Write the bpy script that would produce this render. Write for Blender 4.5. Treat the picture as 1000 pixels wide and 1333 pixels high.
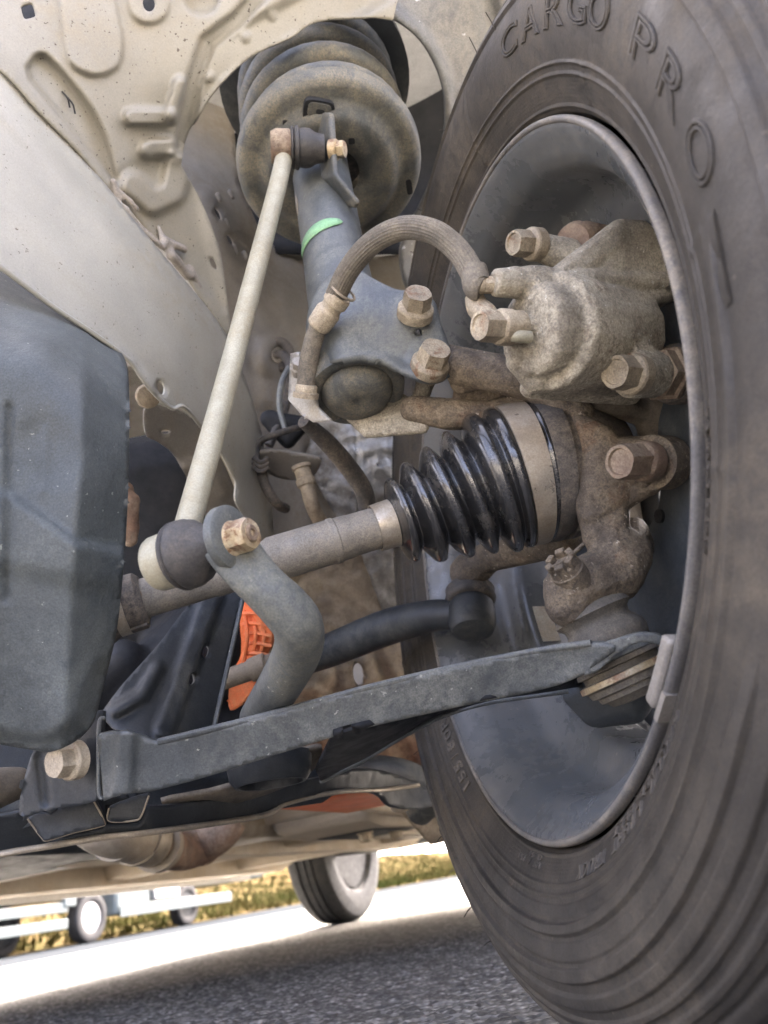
import bpy, bmesh, math, random
import numpy as np
from mathutils import Vector, Matrix
from mathutils.geometry import delaunay_2d_cdt
random.seed(7); rng = np.random.default_rng(7)
scene = bpy.context.scene
for o in list(bpy.data.objects): bpy.data.objects.remove(o)
col = scene.collection

# ------------------------------------------------------------------ camera
F = 1000.0                                   # focal length in pixels of the 1000 x 1333 photograph
CAM_H = 0.098                                # the phone lies almost on the road
UPc = Vector((-0.17, -1.0, 0.487)).normalized()     # gravity seen by the (rolled, tilted) phone: x right, y down, z forward
Yc = (Vector((0, 0, 1)) - UPc * UPc.z).normalized()
Xc = Yc.cross(UPc)
def to_world_dir(v): v = Vector(v); return Vector((v.dot(Xc), v.dot(Yc), v.dot(UPc)))
def to_world(v): return to_world_dir(v) + Vector((0, 0, CAM_H))
def V(px, py, d): return to_world(((px - 500) / F * d, (py - 666.5) / F * d, d))
cam_data = bpy.data.cameras.new('camera'); cam = bpy.data.objects.new('camera', cam_data); col.objects.link(cam)
cx, cy, cz = to_world_dir((1, 0, 0)), to_world_dir((0, -1, 0)), to_world_dir((0, 0, -1))
cam.matrix_world = Matrix(((cx.x, cy.x, cz.x, 0), (cx.y, cy.y, cz.y, 0), (cx.z, cy.z, cz.z, CAM_H), (0, 0, 0, 1)))
cam_data.sensor_fit = 'VERTICAL'; cam_data.sensor_height = 36; cam_data.lens = 36 * F / 1333
cam_data.clip_start = 0.01; cam_data.clip_end = 2000
cam_data.dof.use_dof = True; cam_data.dof.focus_distance = 0.43; cam_data.dof.aperture_fstop = 11.0
scene.camera = cam
CAMP = Vector((0, 0, CAM_H))

# car frame: REAR points to the back of the car, INB points from the near wheel to the car's other side
REAR = to_world_dir((0.4, 0.487 - 0.17 * 0.4, 1)); REAR.z = 0; REAR.normalize()
INB = Vector((0, 0, 1)).cross(REAR).normalized()
WC = to_world((.0763, -.0153, .46))                  # centre of the inner rim edge of the near wheel
WN = to_world_dir(Vector((.981, -.003, .192)).normalized())   # its axle, pointing outboard
HUB = WC + WN * .07
def CF(r, l, z): return Vector((HUB.x, HUB.y, 0)) + REAR * r + INB * l + Vector((0, 0, z))

# ------------------------------------------------------------------ sky, sun, exposure
SUN_EL = math.radians(38)
sd = (REAR + INB * 0.22).normalized()
w = bpy.data.worlds.new('World'); scene.world = w; w.use_nodes = True
nt = w.node_tree; bg = nt.nodes['Background']
sky = nt.nodes.new('ShaderNodeTexSky'); sky.sky_type = 'NISHITA'; sky.sun_disc = False
sky.sun_elevation = SUN_EL; sky.sun_rotation = math.atan2(sd.x, sd.y)
sky.air_density = 0.18; sky.dust_density = 8.0; sky.ozone_density = 0.0
nt.links.new(sky.outputs[0], bg.inputs[0]); bg.inputs[1].default_value = 0.15
sl = bpy.data.lights.new('sun', 'SUN'); sun = bpy.data.objects.new('sun', sl); col.objects.link(sun)
sl.energy = 1.2; sl.angle = math.radians(10); sl.color = (1, .93, .82)
sdir = sd * math.cos(SUN_EL) + Vector((0, 0, math.sin(SUN_EL)))
sun.rotation_euler = sdir.to_track_quat('Z', 'Y').to_euler(); sun.location = (0, 2, 5)
scene.view_settings.view_transform = 'Standard'; scene.view_settings.look = 'None'
scene.view_settings.gamma = 1; scene.view_settings.exposure = 4.95
scene.view_settings.use_curve_mapping = False
scene.render.engine = 'CYCLES'
scene.cycles.max_bounces = 8; scene.cycles.diffuse_bounces = 5

# ------------------------------------------------------------------ materials
MATS = {}
def lin(r, g, b):
    f = lambda c: (c / 255 / 12.92) if c / 255 <= .04045 else ((c / 255 + .055) / 1.055) ** 2.4
    return (f(r), f(g), f(b), 1)
def mat(name, c1, c2=None, dust=None, da=.4, dscale=9., rough=.65, metal=0., scale=40., bump=.25, bscale=250., speck=None,
        sa=.0, sscale=300., rust=None, ra=.0, rscale=25., spec=.4, rvar=.15, stretch=None, coat=0., grain=.22, gscale=900.):
    m = bpy.data.materials.new(name); m.use_nodes = True; MATS[name] = m
    n = m.node_tree; N = n.nodes; L = n.links; b = N['Principled BSDF']
    tc = N.new('ShaderNodeTexCoord'); co = tc.outputs['Object']
    if stretch:
        mp = N.new('ShaderNodeMapping'); mp.inputs['Scale'].default_value = stretch; L.new(co, mp.inputs[0]); co = mp.outputs[0]
    def noise(s, d=6, r=.6, dist=0.):
        t = N.new('ShaderNodeTexNoise'); t.inputs['Scale'].default_value = s; t.inputs['Detail'].default_value = d
        t.inputs['Roughness'].default_value = r; t.inputs['Distortion'].default_value = dist; L.new(co, t.inputs['Vector']); return t.outputs['Fac']
    def ramp(x, lo, hi, inv=False):
        t = N.new('ShaderNodeMapRange'); t.interpolation_type = 'SMOOTHSTEP'; t.inputs[1].default_value = lo; t.inputs[2].default_value = hi
        if inv: t.inputs[3].default_value = 1; t.inputs[4].default_value = 0
        L.new(x, t.inputs[0]); return t.outputs[0]
    def mul(x, k):
        t = N.new('ShaderNodeMath'); t.operation = 'MULTIPLY'; L.new(x, t.inputs[0])
        if isinstance(k, float): t.inputs[1].default_value = k
        else: L.new(k, t.inputs[1])
        return t.outputs[0]
    def mix(f, a, c):
        t = N.new('ShaderNodeMix'); t.data_type = 'RGBA'; L.new(f, t.inputs[0])
        for s, v in ((6, a), (7, c)):
            if isinstance(v, tuple): t.inputs[s].default_value = v
            else: L.new(v, t.inputs[s])
        return t.outputs[2]
    if c2 is None: c2 = tuple(x * .72 for x in c1[:3]) + (1,)
    cc = mix(ramp(noise(scale, 8, .65), .32, .68), c2, c1)
    rgh = None
    if rust:
        f = ramp(noise(rscale, 9, .72, .6), .62 - ra * .3, .70 - ra * .25)
        cc = mix(f, cc, mix(noise(rscale * 6, 4), rust, tuple(x * .45 for x in rust[:3]) + (1,)))
    if dust:
        f = ramp(noise(dscale, 9, .68, .4), .62 - da * .5, .85 - da * .4)
        f = mul(f, ramp(noise(dscale * 14, 5, .7), .25, .62)) if da < .9 else f
        cc = mix(mul(f, .85), cc, dust); rgh = f
    if speck:
        f = mul(ramp(noise(sscale, 3, .5), .70 - sa * .12, .745 - sa * .12), ramp(noise(sscale * .11, 3), .52 - sa * .4, .62 - sa * .3))
        cc = mix(f, cc, speck)
    g = N.new('ShaderNodeMapRange'); g.inputs[1].default_value = .3; g.inputs[2].default_value = .7; g.inputs[3].default_value = 1 - grain; g.inputs[4].default_value = 1 + grain * .8
    L.new(noise(gscale, 4, .7), g.inputs[0])
    gm = N.new('ShaderNodeMix'); gm.data_type = 'RGBA'; gm.blend_type = 'MULTIPLY'; gm.inputs[0].default_value = 1; L.new(cc, gm.inputs[6]); L.new(g.outputs[0], gm.inputs[7]); cc = gm.outputs[2]
    L.new(cc, b.inputs['Base Color'])
    b.inputs['Metallic'].default_value = metal; b.inputs['Specular IOR Level'].default_value = spec
    if coat: b.inputs['Coat Weight'].default_value = coat; b.inputs['Coat Roughness'].default_value = .12
    t = N.new('ShaderNodeMapRange'); t.inputs[1].default_value = .3; t.inputs[2].default_value = .7
    t.inputs[3].default_value = max(.05, rough - rvar); t.inputs[4].default_value = min(1, rough + rvar)
    L.new(noise(scale * 1.7, 5), t.inputs[0])
    if rgh:
        t2 = N.new('ShaderNodeMix'); t2.data_type = 'FLOAT'; L.new(rgh, t2.inputs[0]); L.new(t.outputs[0], t2.inputs[2]); t2.inputs[3].default_value = .85
        L.new(t2.outputs[0], b.inputs['Roughness'])
        if metal:
            t3 = N.new('ShaderNodeMapRange'); t3.inputs[3].default_value = metal; t3.inputs[4].default_value = metal * .15
            L.new(rgh, t3.inputs[0]); L.new(t3.outputs[0], b.inputs['Metallic'])
    else: L.new(t.outputs[0], b.inputs['Roughness'])
    bp = N.new('ShaderNodeBump'); bp.inputs['Strength'].default_value = bump; bp.inputs['Distance'].default_value = .0015
    L.new(noise(bscale, 6, .65), bp.inputs['Height'])
    bp2 = N.new('ShaderNodeBump'); bp2.inputs['Strength'].default_value = bump * .6; bp2.inputs['Distance'].default_value = .004
    L.new(noise(bscale * .18, 3), bp2.inputs['Height']); L.new(bp2.outputs[0], bp.inputs['Normal'])
    L.new(bp.outputs[0], b.inputs['Normal'])
    return m
DUST = (.40, .34, .25, 1)
mat('body_paint', (0.265, 0.2495, 0.2042, 1), (0.2191, 0.2043, 0.1633, 1), dust=(0.2549, 0.2175, 0.1525, 1), da=.42, dscale=7, rough=.42, bump=.10, bscale=120, scale=9, speck=(0.06117, 0.04777, 0.03267, 1), sa=.34, sscale=360, rvar=.08, grain=.13)
mat('rail_paint', (0.3442, 0.3312, 0.2798, 1), (0.2857, 0.2755, 0.2354, 1), dust=(0.3051, 0.2689, 0.1908, 1), da=.36, dscale=7, rough=.42, bump=.10, bscale=140, scale=8, speck=(0.1298, 0.1049, 0.07633, 1), sa=.26, sscale=380, rvar=.08, grain=.11)
mat('wheelhouse_paint', (0.2185, 0.2025, 0.1735, 1), (0.1414, 0.1285, 0.1092, 1), dust=(0.1928, 0.1606, 0.1157, 1), da=.45, rough=.45, bump=.2, bscale=90, scale=9)
mat('sealer', (.30, .27, .23, 1), (.16, .14, .12, 1), dust=(.4, .36, .3, 1), da=.4, rough=.5, bump=.5, bscale=140)
mat('liner_plastic', (0.1337, 0.1337, 0.1221, 1), (0.09889, 0.09889, 0.093, 1), dust=(0.2557, 0.2325, 0.1919, 1), da=.5, rough=.6, bump=.35, bscale=420, speck=(0.496, 0.496, 0.4882, 1), sa=.05, sscale=170, grain=0.36, gscale=1100.)
mat('cover_plastic', (0.06446, 0.07383, 0.07451, 1), (0.04875, 0.05582, 0.0567, 1), dust=(0.1337, 0.1442, 0.1336, 1), da=.42, dscale=6, rough=.55, bump=.35, bscale=600, scale=18, speck=(0.2359, 0.249, 0.2186, 1), sa=.08, sscale=420, grain=0.36, gscale=1100.)
mat('black_paint', (0.02795, 0.03148, 0.03419, 1), (0.01748, 0.02037, 0.02249, 1), dust=(0.1485, 0.1435, 0.1169, 1), da=.28, rough=.5, bump=.2, bscale=200, grain=0.34, gscale=1100.)
mat('arm_paint', (0.08083, 0.08818, 0.08706, 1), (0.05777, 0.06283, 0.06218, 1), dust=(0.2079, 0.2081, 0.1788, 1), da=.46, dscale=20, rough=.42, bump=.22, bscale=240, scale=60, spec=.6, speck=(0.3234, 0.3265, 0.2798, 1), sa=.22, sscale=330, rvar=.12, grain=0.36, gscale=1100.)
mat('bar_paint', (0.08265, 0.09069, 0.08832, 1), (0.05348, 0.05877, 0.05695, 1), dust=(0.1848, 0.1804, 0.1423, 1), da=.45, dscale=18, rough=.5, bump=.3, bscale=260, rust=(0.2431, 0.1443, 0.06872, 1), ra=.02, spec=.6, speck=(0.2917, 0.2886, 0.2356, 1), sa=.08, sscale=260, grain=0.36, gscale=1100.)
mat('strut_paint', (0.0909, 0.09918, 0.09792, 1), (0.0693, 0.07529, 0.07431, 1), dust=(0.2165, 0.2204, 0.1924, 1), da=.42, dscale=30, rough=.42, bump=.15, bscale=300, scale=35, spec=.6, speck=(0.2599, 0.2571, 0.2186, 1), sa=.15, sscale=420, grain=0.30, gscale=1100.)
mat('seat_paint', (0.08623, 0.09156, 0.08697, 1), (0.05443, 0.05792, 0.05491, 1), dust=(0.2177, 0.1915, 0.1373, 1), da=.5, dscale=38, rough=.5, bump=.22, bscale=240, grain=0.34, gscale=1100.)
mat('cast_iron', (0.1234, 0.09874, 0.07256, 1), (0.06358, 0.05086, 0.03773, 1), dust=(0.2842, 0.2244, 0.1487, 1), da=.5, dscale=22, rough=.74, bump=.9, bscale=380, scale=60, rust=(0.1496, 0.08602, 0.04934, 1), ra=.22, speck=(0.4638, 0.3964, 0.3047, 1), sa=.30, sscale=330, grain=.42)
mat('caliper_cast', (0.3136, 0.2759, 0.2078, 1), (0.149, 0.1279, 0.09557, 1), dust=(0.5174, 0.4638, 0.349, 1), da=.58, dscale=22, rough=.78, bump=.9, bscale=480, scale=20, speck=(0.6115, 0.5758, 0.482, 1), sa=.25, sscale=330, rust=(0.1646, 0.112, 0.07064, 1), ra=.22, rscale=30, grain=.42)
mat('zinc_bolt', (0.3645, 0.3038, 0.2126, 1), (0.2025, 0.162, 0.1114, 1), dust=(0.5063, 0.4354, 0.3139, 1), da=.5, dscale=30, rough=.5, bump=.4, bscale=500, metal=.35, rust=(0.243, 0.1215, 0.06075, 1), ra=.25, rscale=70, grain=0.34, gscale=1100.)
mat('rusty_bolt', (.20, .13, .085, 1), (.12, .08, .055, 1), dust=(.36, .29, .20, 1), da=.45, dscale=30, rough=.7, bump=.5, bscale=500)
mat('yellow_zinc', (.52, .42, .26, 1), (.36, .26, .14, 1), dust=(.5, .45, .34, 1), da=.4, dscale=40, rough=.45, bump=.35, bscale=500, metal=.45, rust=(.27, .13, .06, 1), ra=.42, rscale=80)
mat('link_rod', (0.369, 0.3469, 0.2567, 1), (0.2952, 0.2731, 0.1942, 1), dust=(0.31, 0.2657, 0.1734, 1), da=.35, dscale=20, rough=.42, bump=.15, bscale=300, metal=.15, scale=50, grain=0.24, gscale=1100.)
mat('shaft_steel', (0.2419, 0.2218, 0.1865, 1), (0.1714, 0.1562, 0.131, 1), dust=(0.3427, 0.2923, 0.2167, 1), da=.45, dscale=16, rough=.5, bump=.25, bscale=320, metal=.25, rust=(0.2621, 0.1411, 0.06048, 1), ra=.10, rscale=45, grain=0.34, gscale=1100.)
mat('rubber_boot', (.034, .033, .032, 1), (.022, .021, .020, 1), dust=(.15, .13, .10, 1), da=.20, dscale=40, rough=.19, bump=.06, bscale=400, spec=.8, rvar=.06, coat=.35)
mat('rubber_dusty', (0.063, 0.05796, 0.05292, 1), (0.04032, 0.0378, 0.03528, 1), dust=(0.2142, 0.1764, 0.1323, 1), da=.5, dscale=25, rough=.68, bump=.3, bscale=300, grain=0.36, gscale=1100.)
mat('rubber_black', (.050, .047, .044, 1), (.036, .034, .032, 1), dust=(.13, .112, .09, 1), da=.3, dscale=30, rough=.55, bump=.25, bscale=400, grain=.3)
mat('hose_rubber', (0.1228, 0.1087, 0.08694, 1), (0.08505, 0.0756, 0.06048, 1), dust=(0.2362, 0.2032, 0.1512, 1), da=.5, dscale=25, rough=.75, bump=.35, bscale=500, grain=0.36, gscale=1100.)
mat('clamp_steel', (0.45, 0.3975, 0.315, 1), (0.345, 0.285, 0.21, 1), dust=(0.3375, 0.2775, 0.195, 1), da=.35, dscale=30, rough=.36, bump=.15, bscale=300, metal=.55)
mat('tyre_rubber', (0.04372, 0.03752, 0.02913, 1), (0.03206, 0.02761, 0.0214, 1), dust=(0.1057, 0.08636, 0.06063, 1), da=.45, dscale=9, rough=.6, bump=.22, bscale=700, scale=30, spec=.4, speck=(0.1457, 0.1204, 0.0832, 1), sa=.05, sscale=300, grain=0.38, gscale=1100.)
mat('tyre_lettering', (0.0918, 0.0807, 0.06504, 1), (0.06887, 0.06024, 0.04878, 1), dust=(0.1837, 0.1534, 0.1118, 1), da=.45, dscale=14, rough=.6, bump=.15, bscale=700, scale=60, spec=.4, grain=0.30, gscale=1100.)
mat('rim_paint', (0.119, 0.1244, 0.1248, 1), (0.09631, 0.1011, 0.1014, 1), dust=(0.17, 0.1589, 0.1387, 1), da=.42, dscale=9, rough=.22, bump=.04, bscale=200, scale=14, rvar=.06, spec=.7, speck=(0.2946, 0.2666, 0.2241, 1), sa=.08, sscale=300, grain=.15)
mat('rim_lip', (.15, .14, .125, 1), (.09, .085, .08, 1), dust=(.30, .26, .20, 1), da=.5, dscale=16, rough=.5, bump=.2, bscale=300, grain=0.34, gscale=1100.)
mat('dark_shield', (0.05096, 0.05942, 0.06561, 1), (0.03567, 0.04187, 0.04724, 1), dust=(0.1274, 0.1283, 0.1115, 1), da=.35, rough=.6, bump=.25, bscale=260)
mat('balance_lead', (0.336, 0.312, 0.272, 1), (0.24, 0.216, 0.184, 1), dust=(0.32, 0.288, 0.224, 1), da=.4, rough=.55, bump=.3, bscale=300, metal=.2)
mat('label_paper', (.40, .38, .33, 1), (.28, .26, .22, 1), dust=(.3, .25, .18, 1), da=.5, dscale=60, rough=.8, bump=.1)
mat('ink', (.03, .03, .03, 1), rough=.8)
mat('green_paint', (.28, .50, .27, 1), (.20, .40, .20, 1), dust=(.3, .38, .27, 1), da=.35, dscale=60, rough=.6)
mat('orange_plastic', (0.78, 0.174, 0.0495, 1), (0.62, 0.132, 0.0385, 1), dust=(0.5, 0.264, 0.121, 1), da=.3, rough=.55, bump=.2)
mat('foil', (0.4, 0.392, 0.368, 1), (0.24, 0.232, 0.216, 1), dust=(0.176, 0.152, 0.12, 1), da=.5, dscale=14, rough=.33, bump=.9, bscale=120, metal=.75, scale=30)
mat('mud_panel', (0.2805, 0.221, 0.1487, 1), (0.136, 0.102, 0.068, 1), dust=(0.391, 0.3272, 0.2295, 1), da=.5, dscale=12, rough=.8, bump=1., bscale=110, scale=22)
mat('floor_paint', (0.55, 0.484, 0.374, 1), (0.396, 0.3355, 0.253, 1), dust=(0.462, 0.363, 0.242, 1), da=.45, rough=.6, bump=.4, bscale=80, scale=7)
mat('rust_pipe', (.24, .145, .090, 1), (.12, .080, .055, 1), dust=(.40, .32, .23, 1), da=.42, dscale=20, rough=.8, bump=.8, bscale=120, scale=50)
mat('pipe_steel', (.42, .36, .27, 1), (.28, .24, .18, 1), dust=(.36, .29, .2, 1), da=.4, rough=.45, bump=.25, metal=.5)
mat('galv_steel', (.40, .39, .36, 1), (.28, .27, .25, 1), dust=(.38, .33, .25, 1), da=.4, rough=.42, bump=.2, metal=.5)
mat('void_black', (.012, .013, .015, 1), (.008, .009, .010, 1), dust=(.04, .038, .035, 1), da=.3, rough=.7)  # near black; also stands in for shade in holes and cavities
mat('dirty_casting', (0.182, 0.1501, 0.1092, 1), (0.091, 0.07735, 0.05915, 1), dust=(0.273, 0.2275, 0.1638, 1), da=.5, rough=.7, bump=.5)
mat('truck_white', (0.225, 0.252, 0.2385, 1), (0.189, 0.216, 0.2025, 1), rough=.5, bump=.03, spec=.2)
mat('chrome', (.75, .75, .75, 1), (.6, .6, .6, 1), rough=.25, metal=.8, bump=.02)
mat('road_paint', (0.2, 0.196, 0.184, 1), (0.144, 0.144, 0.136, 1), dust=(0.08, 0.08, 0.076, 1), da=.3, dscale=3, rough=.9, bump=.4, spec=.1)
mat('lane_asphalt', (.026, .029, .032, 1), (.020, .022, .025, 1), scale=3., rough=1., bump=.3, bscale=60, spec=.0, grain=.3, gscale=90.)
mat('car_paint', (.60, .60, .58, 1), (.56, .56, .54, 1), rough=.3, bump=.02, coat=.5)
mat('grass_mat', (0.051, 0.05166, 0.018, 1), (0.03, 0.04158, 0.0108, 1), scale=.35, rough=1., bump=.2, dust=(0.078, 0.0567, 0.024, 1), da=.5, dscale=.25, spec=.0)
mat('soil', (0.06325, 0.04675, 0.02475, 1), (0.0385, 0.03575, 0.0154, 1), scale=1.2, rough=1., bump=.6, bscale=8, dust=(0.0825, 0.055, 0.0275, 1), da=.5, dscale=.5, spec=.0)

# ------------------------------------------------------------------ helpers
def props(o, label=None, cat=None, group=None, kind=None):
    if label: o['label'] = label
    if cat: o['category'] = cat
    if group: o['group'] = group
    if kind: o['kind'] = kind
    return o
def thing(name, label, cat, loc, group=None):
    o = bpy.data.objects.new(name, None); col.objects.link(o); o.location = loc; o.empty_display_size = .02
    o['wloc'] = list(loc); return props(o, label, cat, group)
def wl(o):
    if o is None: return Vector((0, 0, 0))
    p = Vector(o['wloc']) if 'wloc' in o else Vector((0, 0, 0)); return p
def mk(name, verts, faces, m, parent=None, smooth=True, flip=False):
    off = wl(parent)
    me = bpy.data.meshes.new(name)
    me.from_pydata([tuple(Vector(v) - off) for v in verts], [], [tuple(reversed(f)) if flip else tuple(f) for f in faces])
    if smooth: me.polygons.foreach_set('use_smooth', [True] * len(me.polygons))
    o = bpy.data.objects.new(name, me); col.objects.link(o)
    me.materials.append(MATS[m]); o['wloc'] = list(off)
    if parent is not None: o.parent = parent
    me.update()
    return o
def finish(o, angle=35):
    bm = bmesh.new(); bm.from_mesh(o.data); bmesh.ops.recalc_face_normals(bm, faces=bm.faces)
    for e in bm.edges:
        if len(e.link_faces) == 2 and e.calc_face_angle(0) > math.radians(angle): e.smooth = False
    bm.to_mesh(o.data); bm.free(); return o
def frame(ax, hint=Vector((0, 0, 1))):
    a = Vector(ax).normalized()
    if abs(a.dot(hint)) > .95: hint = Vector((1, 0, 0))
    u = (hint - a * hint.dot(a)).normalized(); return a, u, a.cross(u)
def lathe(name, o0, ax, prof, m, parent=None, seg=48, closed=False, angle=40, hint=Vector((0, 0, 1)), wob=0.):
    a, u, v = frame(ax, hint); vs = []; fs = []
    n = len(prof)
    ph = rng.uniform(0, 6.28, 4)
    for k in range(seg):
        t = 2 * math.pi * k / seg
        d = u * math.cos(t) + v * math.sin(t); s = 1 + wob * (math.sin(2 * t + ph[0]) + .6 * math.sin(5 * t + ph[1]))
        for (x, r) in prof: vs.append(o0 + a * x + d * (r * s))
    for k in range(seg):
        k2 = (k + 1) % seg
        for i in range(n if closed else n - 1):
            j = (i + 1) % n
            fs.append((k * n + i, k * n + j, k2 * n + j, k2 * n + i))
    if not closed:
        for i in (0, n - 1):
            if prof[i][1] > 1e-6:
                f = [k * n + i for k in range(seg)]; fs.append(f if i else f[::-1])
    ob = mk(name, vs, fs, m, parent)
    bm = bmesh.new(); bm.from_mesh(ob.data); bmesh.ops.remove_doubles(bm, verts=bm.verts, dist=1e-6); bm.to_mesh(ob.data); bm.free()
    return finish(ob, angle)
def spline(pts, n=8):
    pts = [np.array(p, float) for p in pts]
    if len(pts) == 2: return [pts[0] + (pts[1] - pts[0]) * t for t in np.linspace(0, 1, n + 1)]
    P = [2 * pts[0] - pts[1]] + pts + [2 * pts[-1] - pts[-2]]; out = []
    for i in range(1, len(P) - 2):
        for t in np.linspace(0, 1, n, endpoint=False):
            a, b, c, d = P[i - 1:i + 3]
            out.append(.5 * (2 * b + (c - a) * t + (2 * a - 5 * b + 4 * c - d) * t * t + (3 * b - a - 3 * c + d) * t ** 3))
    out.append(pts[-1]); return out
def tube(name, pts, r, m, parent=None, seg=16, n=8, cap=True, flat=None, angle=45, ripple=None):
    """tube along a spline; pts are world points, r a radius or one per point; flat = (width, height factors per point)"""
    rs = [r] * len(pts) if not hasattr(r, '__len__') else list(r)
    fl = flat if flat else [(1, 1)] * len(pts)
    Q = spline([list(p) + [rr, f[0], f[1]] for p, rr, f in zip(pts, rs, fl)], n)
    C = [Vector(q[:3]) for q in Q]; vs = []; fs = []
    T = [(C[min(i + 1, len(C) - 1)] - C[max(i - 1, 0)]).normalized() for i in range(len(C))]
    a, u, v = frame(T[0])
    for i, c in enumerate(C):
        u = (u - T[i] * u.dot(T[i])).normalized(); v = T[i].cross(u)
        for k in range(seg):
            t = 2 * math.pi * k / seg
            s = 1 + (ripple[1] * math.cos(ripple[0] * t) if ripple else 0)
            vs.append(c + u * (math.cos(t) * Q[i][3] * Q[i][4] * s) + v * (math.sin(t) * Q[i][3] * Q[i][5] * s))
    for i in range(len(C) - 1):
        for k in range(seg):
            k2 = (k + 1) % seg; fs.append((i * seg + k, i * seg + k2, (i + 1) * seg + k2, (i + 1) * seg + k))
    if cap: fs.append(list(range(seg))[::-1]); fs.append([(len(C) - 1) * seg + k for k in range(seg)])
    return finish(mk(name, vs, fs, m, parent), angle)
def S(x, y, d, rpx): return (V(x, y, d), rpx * d / F)
_ico = None
def sphere_pts():
    global _ico
    if _ico is None:
        bm = bmesh.new(); bmesh.ops.create_icosphere(bm, subdivisions=2, radius=1); _ico = [v.co.copy() for v in bm.verts]; bm.free()
    return _ico
def cast(name, hulls, m, parent=None, voxel=.0016, smooth=4, rough=0., decimate=None):
    """a casting: several rounded lumps (each the hull of a few balls) fused into one continuous skin"""
    bm = bmesh.new()
    for h in hulls:
        vv = []
        for (p, r) in h:
            for q in sphere_pts(): vv.append(bm.verts.new(Vector(p) + q * r))
        res = bmesh.ops.convex_hull(bm, input=vv)
        kill = [g for g in set(res['geom_interior'] + res['geom_unused']) if isinstance(g, bmesh.types.BMVert) and g.is_valid]
        bmesh.ops.delete(bm, geom=kill, context='VERTS')
    me = bpy.data.meshes.new('tmp'); bm.to_mesh(me); bm.free()
    t = bpy.data.objects.new('tmp', me); col.objects.link(t)
    r = t.modifiers.new('r', 'REMESH'); r.mode = 'VOXEL'; r.voxel_size = voxel; r.use_smooth_shade = True
    s = t.modifiers.new('s', 'SMOOTH'); s.factor = .5; s.iterations = smooth
    if rough:
        tx = bpy.data.textures.new(name + '_lumps', 'CLOUDS'); tx.noise_scale = .012
        dm = t.modifiers.new('d', 'DISPLACE'); dm.texture = tx; dm.strength = rough; dm.texture_coords = 'GLOBAL'
    dg = bpy.context.evaluated_depsgraph_get(); dg.update(); ev = t.evaluated_get(dg)
    em = bpy.data.meshes.new_from_object(ev)
    bpy.data.objects.remove(t); bpy.data.meshes.remove(me)
    em.name = name; em.materials.clear(); em.materials.append(MATS[m])
    em.polygons.foreach_set('use_smooth', [True] * len(em.polygons))
    off = wl(parent); em.transform(Matrix.Translation(-off))
    o = bpy.data.objects.new(name, em); col.objects.link(o); o['wloc'] = list(off)
    if parent is not None: o.parent = parent
    return o
def hexhead(name, base, top, af, m, parent=None, flange=1.35, dish=True, rot=0.):
    """hex bolt head with a flange: base and top are world points, af = distance across flats"""
    a, u, v = frame(top - base); h = (top - base).length; R = af / math.sqrt(3); vs = []; fs = []
    def ring(z, rad, hexa, seg=48):
        out = []
        for k in range(seg):
            t = 2 * math.pi * k / seg + rot
            rr = rad
            if hexa:
                q = (2 * math.pi * k / seg) % (math.pi / 3) - math.pi / 6; rr = min(rad * math.cos(math.pi / 6) / math.cos(q), hexa)
            out.append(base + a * z + (u * math.cos(t) + v * math.sin(t)) * rr)
        return out
    rings = [ring(-.004, R * flange, 0), ring(h * .12, R * flange, 0), ring(h * .2, R * flange * .94, 0), ring(h * .26, R * 1.0, R),
             ring(h * .86, R, R), ring(h, R, R * .90)]
    if dish: rings += [ring(h, R * .72, 0), ring(h * .93, R * .66, 0), ring(h * .92, .0001, 0)]
    else: rings += [ring(h, .0001, 0)]
    n = 48
    for r_ in rings: vs += r_
    for i in range(len(rings) - 1):
        for k in range(n): fs.append((i * n + k, i * n + (k + 1) % n, (i + 1) * n + (k + 1) % n, (i + 1) * n + k))
    return finish(mk(name, vs, fs, m, parent), 25)
def tps(ctrl):
    """smooth depth field through (x, y, depth) control points"""
    c = np.array(ctrl, float); X = c[:, :2] / 300.; z = 1 / c[:, 2]; n = len(c)
    K = lambda d: np.where(d > 1e-9, d ** 2 * np.log(np.maximum(d, 1e-9)), 0)
    D = np.linalg.norm(X[:, None] - X[None], axis=2); A = np.zeros((n + 3, n + 3)); A[:n, :n] = K(D) + np.eye(n) * 1e-6
    A[:n, n] = 1; A[:n, n + 1:] = X; A[n, :n] = 1; A[n + 1:, :n] = X.T
    wv = np.linalg.lstsq(A, np.concatenate([z, [0, 0, 0]]), rcond=None)[0]
    def f(x, y):
        q = np.stack([np.asarray(x, float), np.asarray(y, float)], -1) / 300.
        d = np.linalg.norm(q[..., None, :] - X, axis=-1)
        return 1 / (K(d) @ wv[:n] + wv[n] + q @ wv[n + 1:])
    return f
def segdist(x, y, pts, closed=False):
    best = np.full(x.shape, 1e9); P = list(pts) + ([pts[0]] if closed else [])
    for (a, b) in zip(P[:-1], P[1:]):
        ax, ay = a; dx, dy = b[0] - ax, b[1] - ay; L2 = dx * dx + dy * dy + 1e-9
        t = np.clip(((x - ax) * dx + (y - ay) * dy) / L2, 0, 1)
        best = np.minimum(best, np.hypot(x - ax - t * dx, y - ay - t * dy))
    return best
def inside(x, y, pts):
    r = np.zeros(x.shape, bool); n = len(pts)
    for i in range(n):
        x1, y1 = pts[i]; x2, y2 = pts[(i + 1) % n]
        c = ((y1 > y) != (y2 > y)); xi = (x2 - x1) * (y - y1) / ((y2 - y1) if abs(y2 - y1) > 1e-9 else 1e-9) + x1
        r ^= c & (x < xi)
    return r
def sstep(t): t = np.clip(t, 0, 1); return t * t * (3 - 2 * t)
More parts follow.
